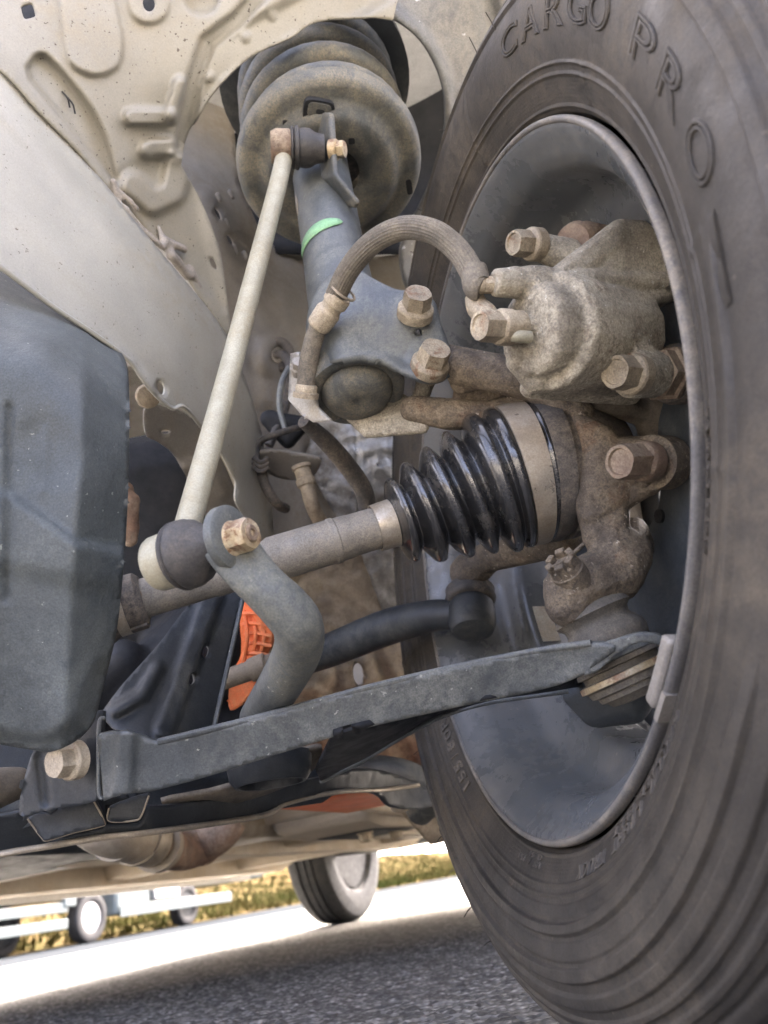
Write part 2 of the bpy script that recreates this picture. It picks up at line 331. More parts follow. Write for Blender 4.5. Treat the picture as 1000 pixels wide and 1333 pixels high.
def relief_fn(rel):
    def f(x, y):
        h = np.zeros(x.shape)
        for r in rel:
            if r[0] == 'line': _, pts, hw, soft, a = r; h += a * sstep((hw + soft - segdist(x, y, pts)) / soft)
            elif r[0] == 'disc': _, cx_, cy_, rad, soft, a = r; h += a * sstep((rad + soft - np.hypot(x - cx_, y - cy_)) / soft)
            elif r[0] == 'poly':
                _, pts, soft, a = r; d = segdist(x, y, pts, True); s = np.where(inside(x, y, pts), d, -d); h += a * sstep(s / soft + .5)
            elif r[0] == 'fold':
                _, pts, slope, soft = r; xl = np.interp(y, [p[1] for p in pts], [p[0] for p in pts]); q = (x - xl) / soft; h -= slope * soft * np.logaddexp(0, q)
            elif r[0] == 'step':
                _, pts, soft, a = r; yl = np.interp(x, [p[0] for p in pts], [p[1] for p in pts]); h += a * sstep((y - yl) / soft + .5)
            elif r[0] == 'wave': _, amp, sx, sy, ph = r; h += amp * np.sin(x / sx + ph) * np.sin(y / sy + ph * 1.7)
        return h
    return f
def sm(pts, n=5, closed=False):
    if closed:
        p = [pts[-1]] + list(pts) + [pts[0], pts[1]]; q = spline(p, n); return [tuple(a) for a in q[n:-n - 1]]
    return [tuple(a) for a in spline(pts, n)]
def resample(poly, step):
    out = []
    for a, b in zip(poly, poly[1:] + poly[:1]):
        L = math.hypot(b[0] - a[0], b[1] - a[1]); k = max(1, int(round(L / step)))
        out += [(a[0] + (b[0] - a[0]) * i / k, a[1] + (b[1] - a[1]) * i / k) for i in range(k)]
    return out
def sheet(name, outer, dep, m, parent=None, rel=(), holes=(), step=7, thick=.0015, noise=0., away=True, rim=True):
    """pressed sheet: a smooth depth field with pressed-in reliefs, real holes and a real thickness"""
    df = dep if callable(dep) else tps(dep); rf = relief_fn(rel)
    loops = [resample(list(outer), step)] + [resample(list(h), max(2., step * .45)) for h in holes]
    pts = []; edges = []
    for lp in loops:
        b = len(pts); pts += lp; edges += [(b + i, b + (i + 1) % len(lp)) for i in range(len(lp))]
    xs = [p[0] for p in outer]; ys = [p[1] for p in outer]
    gx, gy = np.meshgrid(np.arange(min(xs), max(xs), step), np.arange(min(ys), max(ys), step))
    gx = gx + (np.arange(gx.shape[0]) % 2)[:, None] * step * .5
    gx, gy = gx.ravel(), gy.ravel(); ok = inside(gx, gy, outer)
    for lp, hp in zip(loops, [outer] + list(holes)):
        ok &= segdist(gx, gy, hp, True) > step * .45
    for h in holes: ok &= ~inside(gx, gy, h)
    pts += list(zip(gx[ok], gy[ok]))
    r = delaunay_2d_cdt([Vector(p) for p in pts], edges, [], 0, 1e-5)
    vx = np.array([v.x for v in r[0]]); vy = np.array([v.y for v in r[0]]); tri = [f for f in r[2] if len(f) == 3]
    T = np.array(tri); mx, my = vx[T].mean(1), vy[T].mean(1); keep = inside(mx, my, outer)
    for h in holes: keep &= ~inside(mx, my, h)
    T = T[keep]
    d = df(vx, vy) - rf(vx, vy)
    if noise:
        d = d + noise * (np.sin(vx / 9. + 3 * np.sin(vy / 23.)) * np.sin(vy / 7. + 2 * np.sin(vx / 31.)) + rng.normal(0, .35, len(vx)))
    vs = [V(a, b, c) for a, b, c in zip(vx, vy, d)]
    used = sorted(set(T.ravel())); mp = {u: i for i, u in enumerate(used)}
    fs = []
    for t in T:
        p0, p1, p2 = (vs[i] for i in t); nrm = (p1 - p0).cross(p2 - p0)
        f = [mp[i] for i in t]
        fs.append(f if nrm.dot(CAMP - p0) > 0 else f[::-1])
    o = mk(name, [vs[i] for i in used], fs, m, parent)
    if thick:
        s = o.modifiers.new('thickness', 'SOLIDIFY'); s.thickness = thick; s.offset = -1; s.use_even_offset = False
    return o
def prism(name, poly, d, depth, m, parent=None, bev=.001):
    """outline extruded straight back from the camera-facing side: poly of (x,y), d a depth or depth control points"""
    df = (lambda x, y: np.full(np.shape(x), d)) if isinstance(d, float) else tps(d)
    P = [V(x, y, float(df(np.array(x), np.array(y)))) for x, y in poly]
    c = sum(P, Vector()) / len(P); nrm = Vector()
    for i in range(len(P)): nrm += (P[i] - c).cross(P[(i + 1) % len(P)] - c)
    nrm.normalize()
    if nrm.dot(CAMP - c) < 0: nrm = -nrm
    n = len(P); vs = P + [p - nrm * depth for p in P]
    fs = [list(range(n)), list(range(2 * n - 1, n - 1, -1))] + [(i, (i + 1) % n, n + (i + 1) % n, n + i) for i in range(n)]
    o = finish(mk(name, vs, fs, m, parent), 30)
    if bev: b = o.modifiers.new('bevel', 'BEVEL'); b.width = bev; b.segments = 2; b.limit_method = 'ANGLE'; b.angle_limit = .6
    return o
def box(name, p, ax, ay, az, m, parent=None, bev=.004):
    """box centred at p with half-axis vectors"""
    vs = [p + ax * i + ay * j + az * k for k in (-1, 1) for j in (-1, 1) for i in (-1, 1)]
    fs = [(0, 2, 3, 1), (4, 5, 7, 6), (0, 1, 5, 4), (2, 6, 7, 3), (0, 4, 6, 2), (1, 3, 7, 5)]
    o = finish(mk(name, vs, fs, m, parent), 30)
    if bev: b = o.modifiers.new('bevel', 'BEVEL'); b.width = bev; b.segments = 2
    return o
def rect(x, y, w_, h_, ang=0, r=.35):
    """rounded slot outline in the plane of a sheet"""
    c, s = math.cos(math.radians(ang)), math.sin(math.radians(ang)); out = []
    for k in range(20):
        t = 2 * math.pi * k / 20; e = 2 / (2 + 4 * (1 - r)) if r < 1 else 1
        a = math.copysign(abs(math.cos(t)) ** e, math.cos(t)) * w_ / 2; b = math.copysign(abs(math.sin(t)) ** e, math.sin(t)) * h_ / 2
        out.append((x + a * c - b * s, y + a * s + b * c))
    return out
def oval(x, y, a, b, ang=0): return rect(x, y, 2 * a, 2 * b, ang, 1)
def text_mesh(body, size=1.):
    cu = bpy.data.curves.new('txt', 'FONT'); cu.body = body; cu.size = size; cu.resolution_u = 3; cu.extrude = .5
    t = bpy.data.objects.new('txt', cu); col.objects.link(t)
    dg = bpy.context.evaluated_depsgraph_get(); me = bpy.data.meshes.new_from_object(t.evaluated_get(dg))
    vs = [v.co.copy() for v in me.vertices]; fs = [tuple(p.vertices) for p in me.polygons]
    bpy.data.objects.remove(t); bpy.data.curves.remove(cu); bpy.data.meshes.remove(me); return vs, fs

# ================================================================== SETTING
def road_material():
    m = bpy.data.materials.new('asphalt'); m.use_nodes = True; MATS['asphalt'] = m
    n = m.node_tree; N = n.nodes; L = n.links; b = N['Principled BSDF']; tc = N.new('ShaderNodeTexCoord'); co = tc.outputs['Object']
    def vor(s, f='F1'):
        t = N.new('ShaderNodeTexVoronoi'); t.inputs['Scale'].default_value = s; t.feature = f; L.new(co, t.inputs['Vector']); return t
    def noi(s, d=6):
        t = N.new('ShaderNodeTexNoise'); t.inputs['Scale'].default_value = s; t.inputs['Detail'].default_value = d; L.new(co, t.inputs['Vector']); return t.outputs['Fac']
    v = vor(150.); r = N.new('ShaderNodeValToRGB'); sx_ = N.new('ShaderNodeSeparateColor'); L.new(v.outputs['Color'], sx_.inputs[0]); L.new(sx_.outputs[0], r.inputs[0])
    e = r.color_ramp.elements; e[0].position = .15; e[0].color = (.118, .114, .105, 1); e[1].position = .95; e[1].color = (.56, .545, .505, 1)
    k = e.new(.6); k.color = (.262, .254, .235, 1)
    mx = N.new('ShaderNodeMix'); mx.data_type = 'RGBA'; mx.blend_type = 'MULTIPLY'; mx.inputs[0].default_value = .8
    rr = N.new('ShaderNodeMapRange'); rr.inputs[1].default_value = .02; rr.inputs[2].default_value = .45; rr.inputs[3].default_value = 1.25; rr.inputs[4].default_value = .35
    L.new(v.outputs['Distance'], rr.inputs[0]); L.new(r.outputs[0], mx.inputs[6]); L.new(rr.outputs[0], mx.inputs[7])
    m2 = N.new('ShaderNodeMix'); m2.data_type = 'RGBA'; mm = N.new('ShaderNodeMath'); mm.operation = 'MULTIPLY'; mm.inputs[1].default_value = .45; L.new(noi(1.3, 8), mm.inputs[0]); L.new(mm.outputs[0], m2.inputs[0]); L.new(mx.outputs[2], m2.inputs[6]); m2.inputs[7].default_value = (.24, .234, .217, 1)
    L.new(m2.outputs[2], b.inputs['Base Color']); b.inputs['Roughness'].default_value = .8; b.inputs['Specular IOR Level'].default_value = 0.
    bp = N.new('ShaderNodeBump'); bp.inputs['Strength'].default_value = .7; bp.inputs['Distance'].default_value = .003; bp.invert = True
    L.new(v.outputs['Distance'], bp.inputs['Height'])
    b2 = N.new('ShaderNodeBump'); b2.inputs['Strength'].default_value = .5; b2.inputs['Distance'].default_value = .006; L.new(noi(60., 8), b2.inputs['Height'])
    L.new(b2.outputs[0], bp.inputs['Normal']); L.new(bp.outputs[0], b.inputs['Normal'])
road_material()
def ground_strip(name, l0, l1, z, m, r0=-300, r1=600, kind='structure'):
    vs = [CF(r0, l0, z), CF(r1, l0, z), CF(r1, l1, z), CF(r0, l1, z)]
    o = mk(name, vs, [(0, 1, 2, 3)], m, None, False); finish(o); return props(o, kind=kind)
ground_strip('road', -300, 300, 0., 'asphalt')
def near_asphalt():
    # the aggregate right under the lens, as real relief: every stone a small dome
    st_ = .0045; xs = np.arange(-1.3, .75, st_); ys_ = np.arange(.22, 1.75, st_); gx, gy = np.meshgrid(xs, ys_)
    cell = .0075; best = np.full(gx.shape, 9.); hh = np.zeros(gx.shape); ix, iy = np.floor(gx / cell).astype(int), np.floor(gy / cell).astype(int)
    def hsh(a, b, k): v = np.sin(a * 127.1 + b * 311.7 + k * 74.7) * 43758.5453; return v - np.floor(v)
    for dx in (-1, 0, 1):
        for dy in (-1, 0, 1):
            a, b = ix + dx, iy + dy; px_, py_ = (a + hsh(a, b, 1)) * cell, (b + hsh(a, b, 2)) * cell
            d = np.hypot(gx - px_, gy - py_) / cell; q = d < best; best = np.where(q, d, best); hh = np.where(q, hsh(a, b, 3), hh)
    z = .0012 + (.0010 + .0026 * hh ** 2) * np.clip(1 - best * 1.1, 0, 1) ** .6
    z *= sstep((1.75 - gy) / .4)
    z += .0003
    n0, n1 = gx.shape; vs = np.stack([gx, gy, z], -1).reshape(-1, 3)
    idx = np.arange(n0 * n1).reshape(n0, n1); fs = np.stack([idx[:-1, :-1], idx[:-1, 1:], idx[1:, 1:], idx[1:, :-1]], -1).reshape(-1, 4)
    me = bpy.data.meshes.new('road_aggregate'); me.vertices.add(len(vs)); me.vertices.foreach_set('co', vs.ravel()); me.loops.add(fs.size); me.loops.foreach_set('vertex_index', fs.ravel())
    me.polygons.add(len(fs)); me.polygons.foreach_set('loop_start', np.arange(0, fs.size, 4)); me.update(); me.validate()
    me.materials.append(MATS['asphalt']); o = bpy.data.objects.new('road_aggregate', me); col.objects.link(o); props(o, kind='structure')
near_asphalt()
ground_strip('road_lane', 3.7, 11.0, .004, 'lane_asphalt')
ln = ground_strip('road_marking', 3.95, 4.12, .008, 'road_paint')
ln['label'] = 'long white painted edge line on the sunlit road'

# dry grass bank on the far side of the road
def bank_h(r, l):
    t = np.clip((l - 11.2) / 14., 0, 1)
    return .012 + .10 * sstep((l - 11.2) / .8) + 2.3 * t ** 1.5 + .10 * np.sin(r * .9 + l) * t + .06 * np.sin(r * 2.3 - l * 1.4) * t
rr_, ll_ = np.linspace(-40, 140, 181), np.concatenate([np.linspace(11.0, 13, 9), np.linspace(13.5, 60, 40)])
vs = [CF(a, b, float(bank_h(a, b))) for a in rr_ for b in ll_]; nl = len(ll_)
fs = [(i * nl + j, (i + 1) * nl + j, (i + 1) * nl + j + 1, i * nl + j + 1) for i in range(len(rr_) - 1) for j in range(nl - 1)]
props(finish(mk('grass_bank', vs, fs, 'soil'), 80), kind='structure')
gv, gf = [], []
for k in range(16000):
    r = random.uniform(0, 75); l = 11.3 + random.random() ** 1.6 * 16
    p = CF(r, l, float(bank_h(r, l)))
    for q in range(3):
        h = random.uniform(.08, .26); a = random.uniform(0, 6.28); d = Vector((math.cos(a), math.sin(a), 0)); wv_ = Vector((-d.y, d.x, 0)) * random.uniform(.012, .03)
        b = len(gv); gv += [p + d * .05 - wv_, p + d * .05 + wv_, p + d * random.uniform(.05, .3) + Vector((0, 0, h))]; gf.append((b, b + 1, b + 2))
props(mk('grass', gv, gf, 'grass_mat', None, False), 'dry yellow grass on the bank beyond the road', 'grass', kind='stuff')

# ------------------------------------------------------------------ the car's shell; unseen upper body put in to shade the ground
carb = thing('car_body', 'light beige underbody and sill of the car above the road', 'car body', CF(1.2, .75, 0))
def carprism(name, poly, l0, l1, m, parent, bev=.006):
    n = len(poly); vs = [CF(r, l0, z) for r, z in poly] + [CF(r, l1, z) for r, z in poly]
    fs = [list(range(n)), list(range(2 * n - 1, n - 1, -1))] + [(i, (i + 1) % n, n + (i + 1) % n, n + i) for i in range(n)]
    o = finish(mk(name, vs, fs, m, parent), 30)
    if bev: b = o.modifiers.new('bevel', 'BEVEL'); b.width = bev; b.segments = 2; b.limit_method = 'ANGLE'
    return o
def arch(rc, R, zb, n=12): return [(rc - R * math.cos(math.pi * k / n), .29 + R * math.sin(math.pi * k / n)) for k in range(n + 1)]
side = [(.42, .20), (2.2, .20)] + arch(2.55, .34, .2) + [(2.9, .34), (2.97, .50), (3.02, .9), (2.9, 1.42), (1.0, 1.42), (.45, .95), (.42, .8)]
carprism('side_panel', side, -.16, -.13, 'car_paint', carb)
side2 = [(-.55, .24)] + arch(.0, .36, .24)[::1] + [(.42, .20), (2.2, .20)] + arch(2.55, .34, .2) + [(2.9, .34), (2.97, .50), (3.02, .9), (2.9, 1.42), (1.0, 1.42), (.45, .95), (-.5, .85)]
carprism('side_panel', side2, 1.56, 1.59, 'car_paint', carb)
carprism('roof', [(.4, .95), (1.0, 1.42), (2.9, 1.42), (2.9, 1.46), (.98, 1.46), (.36, .98)], -.14, 1.57, 'car_paint', carb)
carprism('hood', [(-.12, .87), (.42, .93), (.42, .96), (-.12, .90)], -.16, 1.58, 'car_paint', carb)  # out of view; front end cut back to let in more sky light
carprism('tailgate', [(2.92, .50), (2.96, .50), (3.01, .9), (2.89, 1.43), (2.85, 1.43), (2.96, .9)], -.14, 1.57, 'car_paint', carb)  # out of view; set short and high so sun reaches under the rear
carprism('front_fender', [(-.12, .87), (-.10, .72), (.0, .73), (.2, .70), (.34, .6), (.42, .5), (.42, .93)], -.16, -.145, 'car_paint', carb)
carprism('firewall', [(.62, .25), (.66, .25), (.66, .95), (.62, .95)], .02, 1.5, 'wheelhouse_paint', carb)

# ================================================================== FRONT WHEEL
UT = (Vector((0, 0, 1)) - WN * WN.z).normalized(); FR = UT.cross(WN).normalized()
if FR.dot(CAMP - WC) < 0: FR = -FR
def WP(off, r, deg):
    t = math.radians(deg); return WC + WN * off + (UT * math.cos(t) + FR * math.sin(t)) * r
wheel = thing('front_wheel', 'large front wheel with raised lettering on its dark ribbed tyre', 'wheel', WP(.07, .295, 180))
prof_key = [(.006, .1965), (.001, .1985), (-.0035, .2005), (-.0085, .2085), (-.0135, .219), (-.0175, .231), (-.0195, .243), (-.019, .254), (-.0155, .265), (-.009, .276), (.001, .286), (.0115, .2935), (.022, .2975), (.045, .2995), (.07, .300)]
pk = np.array(prof_key)
def build_tyre():
    t = np.linspace(0, 1, len(pk)); tt = np.linspace(0, 1, 150)
    Q = np.array(spline([list(p) for p in prof_key], 12)); s = np.concatenate([[0], np.cumsum(np.hypot(*np.diff(Q, axis=0).T))])
    ss = np.linspace(0, s[-1], 300); off = np.interp(ss, s, Q[:, 0]); rad = np.interp(ss, s, Q[:, 1])
    d_o, d_r = np.gradient(off, ss), np.gradient(rad, ss)
    no, nr = -d_r, d_o                                   # outward normal of the sidewall: inboard (-axle) side
    seg = 720; ang = np.arange(seg) / seg * 360
    Rg, A = np.meshgrid(rad, ang); h = np.zeros_like(Rg)
    bumpf = lambda c, w_, a: a * np.exp(-((Rg - c) / w_) ** 2)
    h += bumpf(.2022, .0007, .0011) + bumpf(.2148, .0006, .0010) + bumpf(.2192, .0006, .0010)
    win = sstep((A - 96) / 8) * sstep((300 - A) / 40)
    win2 = sstep((A - 128) / 8) * sstep((300 - A) / 40)
    band = lambda a, b, e=.0005: sstep((Rg - a) / e) * sstep((b - Rg) / e)
    ser = ((np.arange(seg) // 1) % 2)[:, None]
    h += win * (band(.2225, .2288) * ser * .0009 + band(.2302, .2355, .0006) * .0022)
    h += win2 * (band(.2375, .2455) * ser * .0009 + band(.2475, .2535, .0006) * .0022)
    h += band(.2575, .2635, .0006) * .0018 + band(.2670, .2700, .0005) * .0014 + band(.2725, .2755, .0005) * .0014
    h -= bumpf(.2790, .0009, .0014) + bumpf(.2850, .0009, .0014) + bumpf(.2905, .0009, .0012) + bumpf(.2945, .0005, .0010)
    for a_, r0_, r1_ in ((181.5, .2035, .2140), (117.5, .2145, .232), (62, .2035, .2195), (98, .2148, .229), (133, .2035, .2148), (228, .214, .262), (262, .20, .262), (20, .205, .255)):   # mould parting lines
        h += .0007 * np.exp(-((A - a_) / .35) ** 2) * band(r0_, r1_)
    for r_ in np.arange(.2042, .2140, .0016): h += bumpf(r_, .0004, .00012)
    OFF = off[None] + h * no[None]; RAD = rad[None] + h * nr[None]
    # tread grooves on the crown
    cr = (off > .012); lug = ((np.arange(seg) % 9) < 1)[:, None] & ((off > .008) & (off < .040))[None]
    RAD = RAD - lug * .003
    gro = np.exp(-((off - .046) / .0035) ** 2)[None]; RAD = RAD - gro * .006
    ring = [(OFF[:, j], RAD[:, j]) for j in range(len(ss))]
    # mirrored outer half
    o2 = [(.14 - off[j], rad[j]) for j in range(len(ss) - 2, -1, -5)]
    n1 = len(ring); n = n1 + len(o2); vs = np.zeros((seg, n, 3))
    ca, sa = np.cos(np.radians(ang)), np.sin(np.radians(ang))
    U, Fv, Nn, C0 = np.array(UT), np.array(FR), np.array(WN), np.array(WC)
    dirs = ca[:, None] * U + sa[:, None] * Fv
    for j, (o_, r_) in enumerate(ring): vs[:, j] = C0 + o_[:, None] * Nn + r_[:, None] * dirs
    for j, (o_, r_) in enumerate(o2): vs[:, n1 + j] = C0 + o_ * Nn + r_ * dirs
    vs[..., 2] = np.maximum(vs[..., 2], .001)
    vs = vs.reshape(-1, 3); fs = []
    for k in range(seg):
        k2 = (k + 1) % seg
        for j in range(n - 1): fs.append((k * n + j, k * n + j + 1, k2 * n + j + 1, k2 * n + j))
    o = mk('tyre', vs, fs, 'tyre_rubber', wheel)
    bm = bmesh.new(); bm.from_mesh(o.data); bmesh.ops.recalc_face_normals(bm, faces=bm.faces); bm.to_mesh(o.data); bm.free()
    return o
tyre = build_tyre()
_Q = np.array(spline([list(p) for p in prof_key], 12))
def side_off(r): return float(np.interp(r, _Q[:150, 1], _Q[:150, 0]))
def tyre_text(chars, r0, r1, outline=False, h=.0011, m='tyre_lettering'):
    """chars: list of (character, centre angle, angular width)"""
    for ch, a, wd in chars:
        vs, fs = [], []
        if ch == ' ': continue
        if outline:
            cu = bpy.data.curves.new('t', 'FONT'); cu.body = ch; cu.fill_mode = 'NONE'; cu.bevel_depth = .034; cu.bevel_resolution = 1; cu.resolution_u = 4; cu.offset = -.01
            t = bpy.data.objects.new('t', cu); col.objects.link(t); dg = bpy.context.evaluated_depsgraph_get()
            me = bpy.data.meshes.new_from_object(t.evaluated_get(dg)); v_ = [v.co.copy() for v in me.vertices]; f_ = [tuple(p.vertices) for p in me.polygons]
            bpy.data.objects.remove(t); bpy.data.curves.remove(cu); bpy.data.meshes.remove(me)
        else: v_, f_ = text_mesh(ch)
        x0, x1 = min(v.x for v in v_), max(v.x for v in v_); z0, z1 = min(v.z for v in v_), max(v.z for v in v_)
        ymax = .72; b = len(vs)
        for v in v_:
            u = ((v.x - x0) / max(1e-6, x1 - x0) - .5) * wd * (.35 if ch in 'I1/.(' else 1)
            r = r0 + (r1 - r0) * v.y / ymax; zz = (v.z - z0) / max(1e-6, z1 - z0)
            vs.append(WP(side_off(r) - h * zz + .0003, r, a + u))
        fs += [tuple(i + b for i in f) for f in f_]
        oc_ = mk('raised_character', vs, fs, m, tyre); bm_ = bmesh.new(); bm_.from_mesh(oc_.data); bmesh.ops.remove_doubles(bm_, verts=bm_.verts, dist=2e-6); bm_.to_mesh(oc_.data); bm_.free(); finish(oc_, 40)
tyre_text([('C', 39, 6), ('A', 46.3, 6), ('R', 53.8, 6), ('G', 60.5, 5.6), ('O', 66.3, 5.4), ('P', 77.6, 5.2), ('R', 85, 5.6), ('O', 93, 6)], .2332, .2470, True, .0013, 'tyre_rubber')
tyre_text([('I', 102, 22)], .2300, .2395, True, .0016, 'tyre_rubber')
def spread(txt, a0, a1): n = len(txt); st = (a1 - a0) / (n - 1); return [(c, a0 + st * i, st * .74) for i, c in enumerate(txt)]
tyre_text(spread('TUBELESS', 112.5, 124.5), .2055, .2122, h=.0016)
tyre_text(spread('RADIAL LIGHT TRUCK', 142, 174.5), .2078, .2142, h=.0016)
tyre_text(spread('STEEL BELT', 147.6, 163.5), .2028, .2070, h=.0015)
tyre_text(spread('155/80R', 224, 241), .2060, .2130, h=.0015)
tyre_text(spread('ROT A 151', 189.5, 197.5), .2062, .2092, h=.0012)
tyre_text(spread('CR.50', 190, 194), .2030, .2056, h=.0012)
for a, r, d in ((352, .27, .3), (8, .268, -.4), (344, .272, .1), (229, .268, .5), (222, .269, -.2), (214, .268, .4), (246, .268, .2), (26, .258, .9), (33, .256, .6), (205, .266, -.3)):
    p = WP(side_off(r), r, a); q = p - WN * .006 + (UT * math.cos(math.radians(a)) + FR * math.sin(math.radians(a))) * .008 * (.5 + d)
    tube('rubber_hair', [p, (p + q) / 2 + UT * .001, q], .00035, 'tyre_rubber', tyre, 5, 3)
# rim: one lathed section, lip, barrel with the drop centre, then the outer bead
inner = [(-.0065, .1955), (-.0055, .1925), (-.001, .1885), (.003, .1835), (.009, .1785), (.016, .1760), (.040, .1745), (.046, .1720), (.050, .164), (.053, .155), (.057, .1512), (.062, .1505), (.086, .1505), (.094, .155), (.102, .166), (.110, .171), (.130, .1735), (.138, .180), (.142, .190), (.144, .197)]
outer_ = [(o_ + .0006, r_ + .0032) for o_, r_ in reversed(inner)]
outer_[-1] = (-.0055, .1978)
rim = lathe('rim', WC, WN, inner + outer_, 'rim_paint', wheel, 160, True, 50)
lathe('rim_lip', WC, WN, [(-.0072, .1950), (-.0078, .1962), (-.0074, .1976), (-.0055, .1984), (-.003, .1982), (-.0045, .1955), (-.0060, .1945)], 'rim_lip', wheel, 160, True, 60, wob=.0004)
# wheel disc with ventilation windows
def disc_part():
    vs, fs = [], []; seg = 128; rings = [(.122, .172), (.130, .150), (.134, .134), (.135, .116), (.128, .100), (.120, .085), (.120, .035)]
    for o_, r_ in rings:
        for k in range(seg): vs.append(WP(o_, r_, k * 360 / seg))
    for i in range(len(rings) - 1):
        for k in range(seg):
            if i in (1, 2) and (k % 16) < 9: continue
            fs.append((i * seg + k, i * seg + (k + 1) % seg, (i + 1) * seg + (k + 1) % seg, (i + 1) * seg + k))
    o = finish(mk('wheel_disc', vs, fs, 'rim_paint', wheel), 50); s = o.modifiers.new('t', 'SOLIDIFY'); s.thickness = .0035; return o
disc_part()
# clip-on balance weight and the barcode sticker inside the barrel
def wheel_patch(name, o0, o1, r, a0, a1, thick, m, n=10, rfun=None):
    vs, fs = [], []
    for t in (0, 1):
        for i in range(n + 1):
            a = a0 + (a1 - a0) * i / n
            for o_ in (o0, o1):
                rr = (rfun(o_) if rfun else r) - thick * t; vs.append(WP(o_, rr, a))
    m_ = 2 * (n + 1)
    for i in range(n):
        fs += [(2 * i, 2 * i + 1, 2 * i + 3, 2 * i + 2), (m_ + 2 * i, m_ + 2 * i + 2, m_ + 2 * i + 3, m_ + 2 * i + 1),
               (2 * i, 2 * i + 2, m_ + 2 * i + 2, m_ + 2 * i), (2 * i + 1, m_ + 2 * i + 1, m_ + 2 * i + 3, 2 * i + 3)]
    fs += [(0, m_, m_ + 1, 1), (2 * n, 2 * n + 1, m_ + 2 * n + 1, m_ + 2 * n)]
    o = finish(mk(name, vs, fs, m, wheel), 40); return o
bw = wheel_patch('balance_weight', -.0055, .0045, .1895, 136.5, 146, .0065, 'balance_lead')
b_ = bw.modifiers.new('b', 'BEVEL'); b_.width = .0015; b_.segments = 2
wheel_patch('weight_clip', -.0088, -.002, .1990, 141.5, 145.2, .0028, 'balance_lead')
wheel_patch('sticker', .062, .076, .1503, 249, 261, .0006, 'label_paper')


# ================================================================== BRAKE, KNUCKLE, DRIVE SHAFT
shield = thing('brake_dust_shield', 'dark brake backing plate with a small hole coloured black inside the front wheel', 'backing plate', WP(.04, .12, 180))
lathe('plate', WC + WN * .080, WN, [(0, .030), (.002, .085), (-.006, .095), (-.006, .118), (.004, .126), (.006, .126), (.006, .124), (-.003, .116), (-.003, .095), (.005, .085), (.003, .03)], 'dark_shield', shield, 96, True, 50)
lathe('brake_rotor', WC + WN * .094, WN, [(0, .05), (0, .118), (.018, .118), (.018, .05)], 'dirty_casting', shield, 96, True, 40)
pp = WC + WN * .0365 + UT * 0
cast('shield_lip', [[S(745, 905, .452, 14), S(775, 928, .446, 20), S(825, 915, .430, 24), S(842, 880, .425, 22)], [S(775, 928, .446, 20), S(825, 925, .432, 18), S(800, 900, .45, 20)]], 'dark_shield', shield, .002, 4)
oh = V(859, 672, 1.); oh = CAMP + (oh - CAMP) * ((WC + WN * .0795 - CAMP).dot(WN) / (oh - CAMP).dot(WN)); tube('hole', [oh - WN * .0012, oh + WN * .002], .0042, 'void_black', shield, 12, 1)  # black plug, coloured like the shaded inside of an open hole

def drum(p0, p1, R, e=.003, n=14, R1=None):
    """a cylinder with small rounded edges, as balls for the casting hull"""
    a, u, v = frame(p1 - p0); out = []
    for p, rr in ((p0, R), (p1, R1 or R)):
        for k in range(n): t = 2 * math.pi * k / n; out.append((p + (u * math.cos(t) + v * math.sin(t)) * (rr - e), e))
    return out
kn = thing('steering_knuckle', 'rusty brown cast steering knuckle around the drive shaft end', 'knuckle', V(790, 760, .44))
K = [[S(600, 478, .458, 24), S(640, 485, .456, 25), S(700, 500, .452, 24)],
     [S(585, 462, .466, 14), S(600, 500, .466, 14), S(690, 478, .458, 10)],
     [S(605, 500, .478, 14), S(600, 535, .480, 14), S(700, 505, .472, 14), S(690, 530, .472, 12)], [S(538, 533, .478, 18), S(585, 540, .474, 21), S(640, 540, .471, 19)], [S(640, 540, .471, 20), S(710, 520, .462, 20)],
     [S(700, 503, .452, 23), S(752, 540, .446, 24)], [S(752, 545, .445, 20), S(768, 575, .442, 22), S(790, 590, .440, 20)],
     [S(757, 555, .438, 16), S(785, 570, .430, 18), S(806, 600, .430, 16), S(806, 645, .428, 16), S(772, 668, .428, 20), S(758, 640, .436, 16), S(754, 600, .438, 16)],
     [S(768, 655, .434, 20), S(800, 650, .432, 18), S(795, 705, .428, 26), S(778, 700, .428, 20)],
     [S(796, 700, .428, 26), S(800, 742, .422, 40), S(820, 722, .430, 30)], [S(800, 745, .422, 40), S(742, 768, .412, 36)], [S(745, 768, .412, 36), S(732, 752, .412, 20), S(742, 785, .412, 34)],
     [S(820, 720, .432, 28), S(832, 712, .445, 20), S(826, 690, .45, 18)],
     drum(V(790, 602, .436), V(848, 604, .424), .0152, .002), [S(800, 655, .432, 16), S(848, 628, .424, 16)]]
cast('casting', K, 'cast_iron', kn, .0012, 3, .0012)
hexhead('bolt', V(840, 601, .410), V(806, 601, .397), 42 * .405 / F, 'rusty_bolt', kn, 1.12, True, .3)
lathe('bolt_washer', V(856, 602, .420), V(806, 601, .397) - V(856, 602, .420), [(-.01, .0150), (.006, .0150), (.0065, .0143)], 'cast_iron', kn, 40)
# castle nut and cotter pin of the ball joint
a0, a1 = V(752, 762, .408), V(728, 728, .400)
lathe('castle_nut', a0, a1 - a0, [(0, .0095), (.012, .0095), (.0125, .0088), (.0165, .0082), (.017, .006), (.017, .001)], 'cast_iron', kn, 24)
for k in range(6):
    ax, u, v = frame(a1 - a0); t = k * math.pi / 3
    box('nut_crown', a0 + ax * .018 + (u * math.cos(t) + v * math.sin(t)) * .0065, (u * math.cos(t) + v * math.sin(t)) * .0018, (-u * math.sin(t) + v * math.cos(t)) * .0026, ax * .0028, 'cast_iron', kn, .0006)
tube('cotter_pin', [V(716, 740, .398), V(735, 730, .397), V(760, 708, .400)], .0011, 'cast_iron', kn, 8)

